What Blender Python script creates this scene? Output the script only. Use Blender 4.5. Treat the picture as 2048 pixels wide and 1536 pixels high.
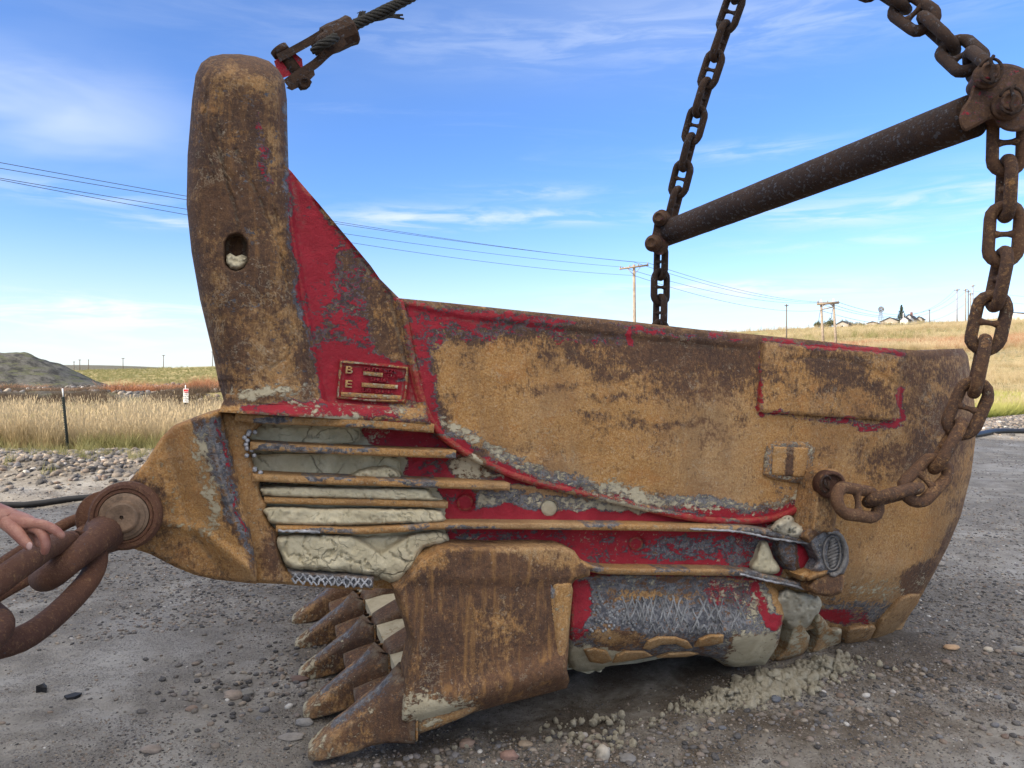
import bpy, bmesh, math, random
import numpy as np
from mathutils import Vector, Matrix, Euler
from mathutils.geometry import delaunay_2d_cdt
for o in list(bpy.data.objects): bpy.data.objects.remove(o)
SC = bpy.context.scene; COL = SC.collection
R = math.radians
random.seed(7); RNG = np.random.default_rng(11)
# ---------------------------------------------------------------- camera
F, CX, HY, EYE = 1538.0, 1024.0, 745.0, 1.55      # focal length, principal column and horizon row of the photograph; eye height
cd = bpy.data.cameras.new('camera'); cam = bpy.data.objects.new('camera', cd); COL.objects.link(cam)
cd.sensor_width = 36; cd.lens = F/2048*36; cd.shift_y = (HY-768)/2048
cd.clip_start = .05; cd.clip_end = 20000
cam.location = (0, 0, EYE); cam.rotation_euler = (R(90), 0, 0)
SC.camera = cam
SC.view_settings.view_transform = 'Standard'; SC.view_settings.look = 'None'
SC.view_settings.exposure = 1.27; SC.view_settings.gamma = 1
SC.view_settings.use_curve_mapping = False
SC.cycles.max_bounces = 6; SC.cycles.diffuse_bounces = 3; SC.cycles.glossy_bounces = 2; SC.cycles.volume_bounces = 0
SC.cycles.use_denoising = True
# ---------------------------------------------------------------- node helper
class NT:
    def __init__(s, tree): s.t = tree; tree.nodes.clear()
    def n(s, typ, ins=None, **kw):
        nd = s.t.nodes.new(typ)
        for k, v in kw.items(): setattr(nd, k, v)
        for k, v in (ins or {}).items(): s.put(nd.inputs[k], v)
        return nd
    def put(s, sock, v):
        if isinstance(v, bpy.types.NodeSocket): s.t.links.new(v, sock)
        elif isinstance(v, bpy.types.Node): s.t.links.new(v.outputs[0], sock)
        elif v is not None:
            if sock.type == 'RGBA' and len(v) == 3: v = (*v, 1)
            sock.default_value = v
    def m(s, op, a, b=None, c=None, clamp=False):
        nd = s.t.nodes.new('ShaderNodeMath'); nd.operation = op; nd.use_clamp = clamp
        for i, v in enumerate((a, b, c)):
            if v is not None: s.put(nd.inputs[i], v)
        return nd.outputs[0]
    def mix(s, f, a, b, blend='MIX'):
        nd = s.t.nodes.new('ShaderNodeMix'); nd.data_type = 'RGBA'; nd.blend_type = blend
        s.put(nd.inputs[0], f); s.put(nd.inputs[6], a); s.put(nd.inputs[7], b)
        return nd.outputs[2]
    def ss(s, v, lo, hi):
        nd = s.t.nodes.new('ShaderNodeMapRange'); nd.interpolation_type = 'SMOOTHSTEP'
        s.put(nd.inputs[0], v); s.put(nd.inputs[1], lo); s.put(nd.inputs[2], hi)
        return nd.outputs[0]
    def noise(s, vec, scale, detail=4, rough=.6, dist=0., out=0):
        return s.n('ShaderNodeTexNoise', {'Vector': vec, 'Scale': scale, 'Detail': detail, 'Roughness': rough, 'Distortion': dist}).outputs[out]
    def vor(s, vec, scale, feature='F1', out=0, rand=1.):
        nd = s.n('ShaderNodeTexVoronoi', feature=feature); s.put(nd.inputs['Vector'], vec); s.put(nd.inputs['Scale'], scale); s.put(nd.inputs['Randomness'], rand)
        return nd.outputs[out]
    def stretch(s, vec, sc):
        return s.n('ShaderNodeMapping', {'Vector': vec, 'Scale': sc}).outputs[0]
# ---------------------------------------------------------------- sky
SUN_TO = Vector((.87, .5, 0)).normalized()            # the way the low sun's light travels over the ground
SUN_EL = R(23)
W = bpy.data.worlds.new('World'); SC.world = W; W.use_nodes = True
w = NT(W.node_tree)
sky = w.n('ShaderNodeTexSky', sky_type='NISHITA', sun_disc=False, sun_elevation=SUN_EL, altitude=900., air_density=1., dust_density=.5, ozone_density=2.0)
sky.sun_rotation = math.atan2(-SUN_TO.x, -SUN_TO.y)
tc = w.n('ShaderNodeTexCoord').outputs['Generated']
sp = w.n('ShaderNodeSeparateXYZ', {0: tc})
dx, dy, dz = sp.outputs
zz = w.m('MAXIMUM', dz, 0.)
inv = w.m('DIVIDE', 1., w.m('ADD', zz, .07))
cp = w.n('ShaderNodeCombineXYZ', {0: w.m('MULTIPLY', dx, inv), 1: w.m('MULTIPLY', dy, inv)}).outputs[0]
az = w.m('ARCTAN2', dx, dy); el = w.m('ARCTAN2', dz, w.m('SQRT', w.m('ADD', w.m('MULTIPLY', dx, dx), w.m('MULTIPLY', dy, dy))))
wisp = w.noise(w.stretch(cp, (.9, 2.6, 1)), 1.1, 8, .62, .9)
fine = w.noise(w.n('ShaderNodeCombineXYZ', {0: w.m('MULTIPLY', az, 9.), 1: w.m('MULTIPLY', el, 62.)}).outputs[0], 1., 7, .6, .5)
veil = w.noise(w.stretch(cp, (.35, .7, 1)), 1.0, 4, .5, .3)
def blob(a, e, sa, se, k):
    u_ = w.m('DIVIDE', w.m('SUBTRACT', az, a), sa); v_ = w.m('DIVIDE', w.m('SUBTRACT', el, e), se)
    q = w.m('ADD', w.m('MULTIPLY', u_, u_), w.m('MULTIPLY', v_, v_))
    return w.m('MULTIPLY', w.m('POWER', 2.718, w.m('MULTIPLY', q, -1.)), k)
def PE(px, py): return math.atan((px-CX)/F), math.atan((HY-py)/F*math.cos(math.atan((px-CX)/F)))
cl = None
for px, py, sx, sy, k in ((130, 385, 150, 16, .55), (330, 444, 130, 12, .6), (830, 436, 170, 20, .75), (1150, 432, 170, 15, .6),
                          (1700, 425, 230, 24, .62), (1560, 582, 300, 20, .6), (1380, 575, 160, 9, .7), (180, 622, 270, 24, 1.0), (200, 690, 420, 40, .45),
                          (1080, 385, 150, 14, .4), (1500, 300, 160, 16, .35), (1960, 380, 110, 40, .42), (1250, 640, 500, 30, .35), (1450, 60, 800, 50, .22),(1750,480,260,12,.4)):
    a, e = PE(px, py)
    b = blob(a, e, sx/F, sy/F, k); cl = b if cl is None else w.m('ADD', cl, b)
soft = w.noise(w.n('ShaderNodeCombineXYZ', {0: w.m('MULTIPLY', az, 3.), 1: w.m('MULTIPLY', el, 9.)}).outputs[0], 1.3, 4, .5, .4)
a, e = PE(-40, 205); placed = w.m('ADD', w.m('MULTIPLY', cl, w.ss(fine, .38, .66)), w.m('MULTIPLY', blob(a, e, 270/F, 80/F, .8), w.ss(soft, .25, .7)))
general = w.m('MULTIPLY', w.ss(wisp, .54, .86), w.m('MULTIPLY', w.ss(el, .05, .5), .20))
up = w.m('MULTIPLY', w.ss(veil, .38, .75), w.m('MULTIPLY', w.ss(el, .26, .5), .30))
# a thin sheet of high cloud overhead and towards the sun, brightened out of view to fill the shade; its lower edge just shows at the top of the picture
sdot = w.n('ShaderNodeVectorMath', {0: tc, 1: (-SUN_TO.x*math.cos(SUN_EL), -SUN_TO.y*math.cos(SUN_EL), math.sin(SUN_EL))}, operation='DOT_PRODUCT').outputs[1]
sheet = w.m('MULTIPLY', w.m('MAXIMUM', w.ss(el, .44, .85), w.m('MULTIPLY', w.ss(w.m('MULTIPLY', dy, -1.), -.15, .45), w.ss(el, .02, .50))), w.m('MULTIPLY_ADD', w.ss(veil, .35, .65), .3, .68))
glow = w.m('MULTIPLY_ADD', w.m('POWER', w.m('MAXIMUM', sdot, 0.), 3.), 1.6, 1.)
hor = w.m('MULTIPLY', w.ss(w.m('MULTIPLY', el, -1.), -.20, -.015), .48)
cov = w.m('MAXIMUM', w.m('ADD', w.m('ADD', placed, general), w.m('ADD', up, hor), clamp=True), sheet)
skc = w.n('ShaderNodeHueSaturation', {'Saturation': 1.16, 'Value': .98, 'Color': sky.outputs[0]}).outputs[0]
skc = w.mix(1., skc, (.90, 1.0, 1.32, 1), 'MULTIPLY')
cloudc = w.mix(w.ss(el, 0., .35), (4.9, 5.25, 5.5, 1), (4.6, 5.1, 5.9, 1))
cloudc = w.mix(sheet, cloudc, (9.4, 8.9, 8.3, 1)); cloudc = w.n('ShaderNodeVectorMath', {0: cloudc, 'Scale': glow}, operation='SCALE').outputs[0]
skc = w.mix(cov, skc, cloudc)
bg = w.n('ShaderNodeBackground', {'Color': skc, 'Strength': .085})
w.n('ShaderNodeOutputWorld', {0: bg})
sl = bpy.data.lights.new('sun', 'SUN'); sun = bpy.data.objects.new('sun', sl); COL.objects.link(sun)
sl.energy = 3.3; sl.angle = R(.55); sl.color = (1, .86, .68)
sdir = Vector((SUN_TO.x*math.cos(SUN_EL), SUN_TO.y*math.cos(SUN_EL), -math.sin(SUN_EL)))
sun.rotation_euler = sdir.to_track_quat('-Z', 'Y').to_euler(); sun.location = (0, 0, 30)
# ---------------------------------------------------------------- geometry helpers
TH = R(18); CT, ST = math.cos(TH), math.sin(TH); D0 = 3.37   # the bucket's near side: a vertical plane turned 18 degrees from the picture plane
NRM = np.array([ST, -CT, 0.]); ALONG = np.array([CT, ST, 0.])
def PY(px, py, Y):
    px, py, Y = np.broadcast_arrays(np.asarray(px, float), np.asarray(py, float), np.asarray(Y, float))
    return np.stack([(px-CX)/F*Y, Y, EYE+(HY-py)/F*Y], -1)
def PL(px, py, wo=0.):
    a = (np.asarray(px, float)-CX)/F
    return PY(px, py, (CT*D0-np.asarray(wo, float))/(CT-ST*a))
def V(p): return Vector([float(x) for x in p])
def h2(ix, iy, seed):
    n = (ix.astype(np.int64)*374761393 + iy.astype(np.int64)*668265263 + seed*2147483647) & 0xffffffff
    n = ((n ^ (n >> 13))*1274126177) & 0xffffffff
    return ((n ^ (n >> 16)) & 0xffff)/65535.
def vn(x, y, seed=0):
    x = np.asarray(x, float); y = np.asarray(y, float)
    ix, iy = np.floor(x), np.floor(y); fx, fy = x-ix, y-iy
    fx = fx*fx*(3-2*fx); fy = fy*fy*(3-2*fy)
    a, b, c, d = h2(ix, iy, seed), h2(ix+1, iy, seed), h2(ix, iy+1, seed), h2(ix+1, iy+1, seed)
    return (a*(1-fx)+b*fx)*(1-fy)+(c*(1-fx)+d*fx)*fy
def fbm(x, y, oct=4, seed=0):
    s, a, t = 0, .5, 0
    for i in range(oct):
        s = s+a*vn(np.asarray(x)*2**i, np.asarray(y)*2**i, seed+i*17); t += a; a *= .5
    return s/t-.5
def sstep(x, a, b):
    t = np.clip((x-a)/(b-a), 0, 1); return t*t*(3-2*t)
def pdist(px, py, pts, closed=True):
    """distance to a polyline, and whether inside when closed"""
    d = np.full(px.shape, 1e9); ins = np.zeros(px.shape, bool)
    n = len(pts)
    for i in range(n if closed else n-1):
        ax, ay = pts[i]; bx, by = pts[(i+1) % n]
        ex, ey = bx-ax, by-ay; L = ex*ex+ey*ey+1e-12
        t = np.clip(((px-ax)*ex+(py-ay)*ey)/L, 0, 1)
        d = np.minimum(d, np.hypot(px-ax-t*ex, py-ay-t*ey))
        if closed and ay != by:
            c = ((ay > py) != (by > py)) & (px < (bx-ax)*(py-ay)/(by-ay)+ax); ins ^= c
    return d, ins
def resample(pts, step, closed=True, smooth=True):
    pts = [np.array(p, float) for p in pts]; n = len(pts); out = []
    for i in range(n if closed else n-1):
        p1, p2 = pts[i], pts[(i+1) % n]
        p0 = pts[i-1] if closed or i > 0 else 2*p1-p2
        p3 = pts[(i+2) % n] if closed or i+2 < n else 2*p2-p1
        k = max(1, int(round(np.linalg.norm(p2-p1)/step)))
        for j in range(k):
            t = j/k
            if smooth:
                q = .5*(2*p1+(p2-p0)*t+(2*p0-5*p1+4*p2-p3)*t*t+(3*p1-p0-3*p2+p3)*t**3)
            else: q = p1+(p2-p1)*t
            out.append(q)
    if not closed: out.append(pts[-1])
    return np.array(out)
def stripe(line, w0, w1=None):
    """outline of a band along a line of points"""
    L = resample(line, 12, False); n = len(L); w1 = w0 if w1 is None else w1
    T = np.gradient(L, axis=0); T /= np.linalg.norm(T, axis=1)[:, None]+1e-9
    Nn = np.stack([-T[:, 1], T[:, 0]], 1); h = np.linspace(w0, w1, n)[:, None]/2
    return [tuple(p) for p in np.concatenate([L+Nn*h, (L-Nn*h)[::-1]])]
# ---------------------------------------------------------------- objects
def link(name, me, parent=None, mat=None):
    o = bpy.data.objects.new(name, me); COL.objects.link(o)
    if mat and me and hasattr(me, 'materials') and len(me.materials) == 0: me.materials.append(mat)
    if parent: o.parent = parent
    return o
def origin(o):
    p = Vector((0, 0, 0))
    while o is not None: p = p+o.location; o = o.parent
    return p
def mesh(name, verts, faces, mat=None, parent=None, smooth=True, flatfrom=None, wearv=None):
    me = bpy.data.meshes.new(name)
    verts = np.asarray(verts, float).reshape(-1, 3)
    if parent is not None: verts = verts-np.array(origin(parent))
    me.from_pydata(verts.tolist(), [], [tuple(int(i) for i in f) for f in faces])
    fl = np.full(len(me.polygons), bool(smooth))
    if flatfrom is not None: fl[flatfrom:] = False
    me.polygons.foreach_set('use_smooth', fl)
    if wearv is not None:
        a = me.attributes.new('wear', 'FLOAT_COLOR', 'POINT')
        a.data.foreach_set('color', np.clip(wearv, 0, 1).astype(np.float32).ravel())
    me.update()
    return link(name, me, parent, mat)
def thing(name, loc, label, cat, group=None):
    o = bpy.data.objects.new(name, None); COL.objects.link(o); o.location = V(loc); o.empty_display_size = .1
    o['label'] = label; o['category'] = cat
    if group: o['group'] = group
    return o
def tag(o, label, cat, group=None, kind=None):
    o['label'] = label; o['category'] = cat
    if group: o['group'] = group
    if kind: o['kind'] = kind
    return o
def join_geo(parts):
    vs, fs, k = [], [], 0
    for v, f in parts:
        v = np.asarray(v); vs.append(v); fs += [tuple(int(i)+k for i in q) for q in f]; k += len(v)
    return np.concatenate(vs), fs
def tube(pts, rad, seg=10, closed=False, cap=True, squash=1., up=(0, 0, 1)):
    P = np.asarray(pts, float); n = len(P); rad = np.broadcast_to(np.asarray(rad, float), (n,))
    if closed: T = np.roll(P, -1, 0)-np.roll(P, 1, 0)
    else: T = np.gradient(P, axis=0)
    T /= np.linalg.norm(T, axis=1)[:, None]+1e-12
    up = np.array(up, float); up /= np.linalg.norm(up)
    if abs(T[0]@up) > .95: up = np.array([1., 0, 0]) if abs(T[0, 0]) < .9 else np.array([0, 1., 0])
    A = up-(T[0]@up)*T[0]; A /= np.linalg.norm(A); vs = []
    th = np.linspace(0, 2*np.pi, seg, endpoint=False)
    for i in range(n):
        A = A-(A@T[i])*T[i]; A /= np.linalg.norm(A)+1e-12; B = np.cross(T[i], A)
        vs.append(P[i]+rad[i]*(np.cos(th)[:, None]*A*squash+np.sin(th)[:, None]*B))
    vs = np.concatenate(vs); fs = []
    for i in range(n if closed else n-1):
        j = (i+1) % n
        for k in range(seg):
            l = (k+1) % seg; fs.append((i*seg+k, i*seg+l, j*seg+l, j*seg+k))
    if cap and not closed:
        fs.append(tuple(range(seg))[::-1]); fs.append(tuple((n-1)*seg+k for k in range(seg)))
    return vs, fs
def lathe(c, axis, prof, seg=28):
    """prof: (distance along axis, radius) pairs"""
    ax = np.array(axis, float); ax /= np.linalg.norm(ax)
    A = np.cross(ax, [0, 0, 1.]); A = A if np.linalg.norm(A) > .1 else np.cross(ax, [1., 0, 0]); A /= np.linalg.norm(A); B = np.cross(ax, A)
    th = np.linspace(0, 2*np.pi, seg, endpoint=False); ring = np.cos(th)[:, None]*A+np.sin(th)[:, None]*B
    vs = np.concatenate([np.array(c)+ax*d+ring*max(r, 1e-4) for d, r in prof]); fs = []
    for i in range(len(prof)-1):
        for k in range(seg):
            l = (k+1) % seg; fs.append((i*seg+k, (i+1)*seg+k, (i+1)*seg+l, i*seg+l))
    fs.append(tuple(range(seg))); fs.append(tuple((len(prof)-1)*seg+k for k in range(seg))[::-1])
    return vs, fs
def box(c, sx, sy, sz, rz=0.):
    v = np.array([(x, y, z) for x in (-.5, .5) for y in (-.5, .5) for z in (-.5, .5)])*[sx, sy, sz]
    q = np.array([[math.cos(rz), -math.sin(rz), 0], [math.sin(rz), math.cos(rz), 0], [0, 0, 1]])
    v = v@q.T+np.array(c)
    return v, [(0, 1, 3, 2), (4, 6, 7, 5), (0, 4, 5, 1), (2, 3, 7, 6), (0, 2, 6, 4), (1, 5, 7, 3)]
def bar(a, b, w_, h_=None):
    a, b = np.array(a, float), np.array(b, float); h_ = h_ or w_
    return tube([a, b], [w_/2*1.414]*2, 4)
def loft(secs, closed_ends=True):
    """secs: list of (k,3) rings"""
    k = len(secs[0]); vs = np.concatenate(secs); fs = []
    for i in range(len(secs)-1):
        for a in range(k):
            b = (a+1) % k; fs.append((i*k+a, i*k+b, (i+1)*k+b, (i+1)*k+a))
    if closed_ends:
        fs.append(tuple(range(k))[::-1]); fs.append(tuple((len(secs)-1)*k+a for a in range(k)))
    return vs, fs
def rnd(d, r, h):
    return h*(np.sqrt(np.clip(1-(1-np.clip(d/r, 0, 1))**2, 0, 1))-1)
def g2(px, py, cx, cy, rx, ry, rot=0):
    c, s = math.cos(rot), math.sin(rot); x = (px-cx)*c+(py-cy)*s; y = -(px-cx)*s+(py-cy)*c
    return np.exp(-(x/rx)**2-(y/ry)**2)
# ---------------------------------------------------------------- materials
def newmat(name):
    m = bpy.data.materials.new(name); m.use_nodes = True; return m, NT(m.node_tree)
def finish(t, col, rough=.85, metal=0., height=None, bump=.4, dist=.01, spec=.3, **extra):
    nrm = t.n('ShaderNodeBump', {'Height': height, 'Strength': bump, 'Distance': dist}).outputs[0] if height is not None else None
    ins = {'Base Color': col, 'Roughness': rough, 'Metallic': metal, 'Specular IOR Level': spec}
    if nrm is not None: ins['Normal'] = nrm
    ins.update(extra)
    b = t.n('ShaderNodeBsdfPrincipled', ins); t.n('ShaderNodeOutputMaterial', {0: b}); return b
def simple(name, col, rough=.85, var=.25, scale=6., bump=.3, metal=0., dist=.01, spec=.3):
    m, t = newmat(name); tc = t.n('ShaderNodeTexCoord').outputs['Object']
    n1 = t.noise(tc, scale, 6, .65); n2 = t.noise(tc, scale*9, 3, .6)
    f = t.m('ADD', t.m('MULTIPLY', n1, .7), t.m('MULTIPLY', n2, .3))
    c = t.mix(t.ss(f, .3, .7), [x*(1-var) for x in col]+[1], [min(1, x*(1+var)) for x in col]+[1])
    finish(t, c, rough, metal, f, bump, dist, spec); return m
OCHRE, OCHRE2 = (.36, .172, .048), (.50, .285, .105)
BROWN, BROWN2 = (.072, .041, .029), (.150, .076, .040)
def rust(name, use_wear=True, const=(0, 0, .6, 0), tint=1., streak=0., chip=34., chain=False, red_rust=False, speck=1.):
    """old steel: ochre and brown rust, red paint that flakes to blue-grey primer, dried mud, bare metal - where the 'wear' attribute puts them"""
    m, t = newmat(name)
    tc = t.n('ShaderNodeTexCoord').outputs['Object']
    if chain:
        rr = t.n('ShaderNodeObjectInfo').outputs['Random']
        tc = t.n('ShaderNodeVectorMath', {0: tc, 1: t.n('ShaderNodeCombineXYZ', {0: t.m('MULTIPLY', rr, 37.), 1: t.m('MULTIPLY', rr, 91.), 2: 0.}).outputs[0]}, operation='ADD').outputs[0]
    if use_wear:
        at = t.n('ShaderNodeAttribute', attribute_name='wear'); sx = t.n('ShaderNodeSeparateColor', {0: at.outputs['Color']})
        red, mud, dark = sx.outputs; grey = at.outputs['Alpha']
    else: red, mud, dark, grey = const
    big = t.noise(tc, 1.6, 6, .62, .4); med = t.noise(tc, 7., 7, .68, .6); fin = t.noise(tc, 46., 5, .7); mic = t.noise(tc, 170., 3, .7)
    st = t.noise(t.stretch(tc, (9, 9, .9)), 3., 6, .62, .3)
    chp = t.noise(t.stretch(tc, (.8, .8, 1.5)), chip, 7, .75, .5)
    cmb = t.m('ADD', t.m('MULTIPLY', med, .30), t.m('ADD', t.m('MULTIPLY', t.noise(tc, 38., 6, .75, .3), .45), t.m('MULTIPLY', t.noise(t.stretch(tc, (1, 1, .35)), 110., 3, .7), .25)))
    ch2 = t.m('ADD', t.m('MULTIPLY', t.m('ADD', t.m('MULTIPLY', chp, .68), t.m('MULTIPLY', t.noise(tc, 85., 3, .7), .32)), .75), t.m('MULTIPLY', t.noise(t.stretch(tc, (.6, .6, 1.6)), 8., 5, .6), .25))
    def cover(f, nz, k=5.5):                              # how much of the spot the layer covers, with ragged edges
        n_ = t.m('MULTIPLY_ADD', nz, 4.4, -1.7)
        return t.m('MULTIPLY_ADD', t.m('SUBTRACT', t.m('MULTIPLY_ADD', f, 1.3, -.15), n_), k, .5, clamp=True)
    hf = t.noise(tc, 95., 3, .8)
    oc = t.mix(t.ss(mic, .34, .66), [x*tint for x in OCHRE]+[1], [x*tint for x in OCHRE2]+[1])
    oc = t.mix(t.m('MULTIPLY', t.ss(med, .5, .72), .55), oc, (.40*tint, .155*tint, .035*tint, 1))
    oc = t.mix(t.m('MULTIPLY', t.ss(fin, .55, .72), .45), oc, (.60*tint, .46*tint, .29*tint, 1))
    oc = t.mix(t.m('MULTIPLY', t.ss(t.noise(tc, 80., 4, .7), .56, .66), .55), oc, (.19*tint, .10*tint, .05*tint, 1))
    oc = t.mix(t.m('MULTIPLY', t.ss(big, .42, .66), .6), oc, (.40*tint, .27*tint, .145*tint, 1)); oc = t.mix(t.m('MULTIPLY', t.ss(t.noise(tc, 3.1, 6, .7, .8), .52, .68), .45), oc, (.27*tint, .135*tint, .060*tint, 1))
    br = t.mix(t.ss(t.m('ADD', t.m('MULTIPLY', big, .5), t.m('MULTIPLY', fin, .5)), .40, .6), [x*tint for x in BROWN]+[1], [x*tint for x in BROWN2]+[1])
    br = t.mix(t.m('MULTIPLY', t.ss(mic, .55, .72), .35), br, (.30*tint, .19*tint, .11*tint, 1))
    if red_rust:
        br = t.mix(t.ss(big, .38, .62), (.070, .032, .022, 1), (.125, .056, .032, 1)); br = t.mix(t.m('MULTIPLY', t.ss(fin, .5, .7), .4), br, (.17, .09, .055, 1))
    if streak:
        br = t.mix(t.m('MULTIPLY', t.ss(st, .50, .70), streak), br, (.33, .17, .06, 1))
    oc = t.mix(t.m('MULTIPLY', t.ss(hf, .54, .62), .38), oc, (.56*tint, .42*tint, .25*tint, 1)); oc = t.mix(t.m('MULTIPLY', t.ss(t.m('SUBTRACT', 1., hf), .54, .62), .42), oc, (.19*tint, .095*tint, .045*tint, 1))
    br = t.mix(t.m('MULTIPLY', t.ss(hf, .56, .63), .35*speck), br, (.30*tint, .17*tint, .08*tint, 1))
    dk = cover(dark, cmb, 2.1)
    scr = t.noise(t.stretch(t.n('ShaderNodeMapping', {'Vector': tc, 'Rotation': (0, .18, 0)}).outputs[0], (2.2, 2.2, 42)), 2.4, 5, .62, .25)
    scr2 = t.noise(t.stretch(t.n('ShaderNodeMapping', {'Vector': tc, 'Rotation': (0, -.5, 0)}).outputs[0], (3, 3, 60)), 2.1, 4, .6, .2)
    gate = t.ss(t.noise(tc, 2.3, 4, .6), .46, .62)
    dk = t.m('MAXIMUM', dk, t.m('MULTIPLY', t.m('MAXIMUM', t.ss(scr, .60, .70), t.ss(scr2, .64, .72)), t.m('MULTIPLY', gate, .55)))
    wash = t.ss(t.noise(t.stretch(tc, (3.2, 3.2, .8)), 1.7, 5, .6, .5), .46, .62)
    oc = t.mix(t.m('MULTIPLY', wash, .38), oc, (.205*tint, .115*tint, .055*tint, 1))
    base = t.mix(dk, oc, br)
    ed = t.noise(tc, 6.5, 6, .66, .5)
    fl = t.m('MULTIPLY', t.m('SUBTRACT', 1., t.ss(t.m('ABSOLUTE', t.m('SUBTRACT', ed, .53)), .002, .014)), t.ss(t.noise(tc, 3.7, 3, .5), .50, .60))
    base = t.mix(t.m('MULTIPLY', fl, .36), base, (.46, .38, .26, 1)) if use_wear else base
    base = t.mix(t.m('MULTIPLY', t.ss(t.noise(tc, 60., 3, .6), .64, .70), .3), base, (.50, .42, .32, 1)) if use_wear else base
    gcol = t.mix(t.ss(fin, .4, .62), (.072, .072, .082, 1), (.23, .23, .235, 1))
    gm = cover(grey, t.m('ADD', t.m('MULTIPLY', chp, .5), t.m('MULTIPLY', fin, .5)))
    base = t.mix(gm, base, gcol)
    rcol = t.mix(t.ss(med, .35, .7), (.27, .010, .020, 1), (.37, .018, .032, 1))
    rcol = t.mix(t.m('MULTIPLY', t.ss(fin, .6, .75), .35), rcol, (.30, .09, .09, 1))
    rm = cover(red, ch2, 7)
    under = cover(t.m('ADD', red, .14), ch2, 7)           # dark primer shows as a rim round each flake
    under = t.m('MULTIPLY', under, t.ss(red, .12, .35)); rm = t.m('MULTIPLY', rm, t.ss(red, .02, .12))
    base = t.mix(under, base, t.mix(t.ss(fin, .42, .6), (.055, .05, .06, 1), (.13, .125, .14, 1)))
    base = t.mix(rm, base, rcol)
    mcol = t.mix(t.ss(med, .3, .7), (.41, .35, .235, 1), (.55, .485, .34, 1))
    mm0 = t.ss(mud, .01, .10)
    mm = cover(mud, t.m('ADD', t.m('MULTIPLY', chp, .45), t.m('ADD', t.m('MULTIPLY', fin, .35), t.m('MULTIPLY', big, .2))), 4.5)
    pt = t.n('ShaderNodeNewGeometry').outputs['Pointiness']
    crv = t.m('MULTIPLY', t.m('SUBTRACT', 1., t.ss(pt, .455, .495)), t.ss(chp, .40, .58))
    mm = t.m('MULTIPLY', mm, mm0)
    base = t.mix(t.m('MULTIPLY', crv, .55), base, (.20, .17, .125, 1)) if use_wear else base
    base = t.mix(t.m('MULTIPLY', t.m('MULTIPLY', t.ss(pt, .52, .57), .4), t.ss(chp, .4, .6)), base, oc) if use_wear else base
    base = t.mix(mm, base, mcol)
    h = t.m('ADD', t.m('MULTIPLY', fin, .6), t.m('MULTIPLY', mic, .5))
    h = t.m('ADD', h, t.m('MULTIPLY', rm, .25)); h = t.m('ADD', h, t.m('MULTIPLY', mm, .5)); h = t.m('ADD', h, t.m('MULTIPLY', med, .8))
    ro = t.mix(rm, (.80, .80, .80, 1), (.58, .58, .58, 1))
    ro = t.mix(gm, ro, (.6, .6, .6, 1)); ro = t.mix(mm, ro, (.97, .97, .97, 1))
    finish(t, base, ro, 0., t.m('ADD', h, t.m('MULTIPLY', hf, .6)), .9, .007, .3)
    return m
M_STEEL = rust('weathered_painted_steel')
M_SHROUD = rust('streaked_brown_steel', streak=.75)
M_ARCH = rust('dark_brown_cast_steel', tint=.80, streak=.35)
M_CHAIN = rust('dark_rusty_chain', False, (0, 0, .95, .25), .38, chain=True, speck=.4)
M_CHAINLIT = rust('brown_rusty_chain', False, (0, .12, .74, .12), .9, chain=True)
M_DRAG = rust('red_brown_rusty_chain', False, (0, 0, .86, .04), .85, chain=True, red_rust=True)
M_PIPE = rust('dark_pitted_steel', False, (0, .0, 1., .30), .36, speck=.2)
M_BRACKET = rust('reddish_dark_steel', False, (.22, .0, .95, .15), .7)
def mudmat(name, c1, c2, crack=1.):
    m, t = newmat(name); tc = t.n('ShaderNodeTexCoord').outputs['Object']
    wv = t.n('ShaderNodeVectorMath', {0: tc, 1: t.n('ShaderNodeVectorMath', {0: t.n('ShaderNodeTexNoise', {'Vector': tc, 'Scale': 9., 'Detail': 4.}).outputs[1], 'Scale': .12}, operation='SCALE').outputs[0]}, operation='ADD').outputs[0]
    e = t.vor(wv, 6.5, 'DISTANCE_TO_EDGE'); e2 = t.vor(wv, 17., 'DISTANCE_TO_EDGE')
    gate = t.ss(t.noise(tc, 5., 3, .5), .45, .6)
    cr = t.m('MAXIMUM', t.m('MULTIPLY', t.m('SUBTRACT', 1., t.ss(e, 0., .035)), gate), t.m('MULTIPLY', t.m('SUBTRACT', 1., t.ss(e2, 0., .03)), t.m('MULTIPLY', t.ss(t.noise(tc, 8., 3, .5), .55, .65), .6)))
    cr = t.m('MULTIPLY', cr, crack)
    n1 = t.noise(tc, 9., 7, .7, .3); n2 = t.noise(tc, 60., 5, .7)
    c = t.mix(t.ss(n1, .3, .7), c1+(1,), c2+(1,)); c = t.mix(t.m('MULTIPLY', t.ss(n2, .55, .7), .35), c, [x*.7 for x in c1]+[1])
    c = t.mix(t.m('MULTIPLY', cr, .75), c, (.10, .085, .06, 1))
    h = t.m('SUBTRACT', t.m('ADD', t.m('MULTIPLY', n1, 1.3), t.m('MULTIPLY', n2, .45)), t.m('MULTIPLY', cr, 1.2))
    finish(t, c, .97, 0., h, .8, .012, .1); return m
M_MUD = mudmat('dried_pale_mud', (.46, .395, .255), (.62, .545, .375), .6)
M_CLOD = mudmat('loose_pale_clods', (.38, .335, .25), (.55, .50, .385), .0)
M_WELD = simple('weld_metal', (.36, .36, .37), .55, .6, 22., .6, .3)
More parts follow.
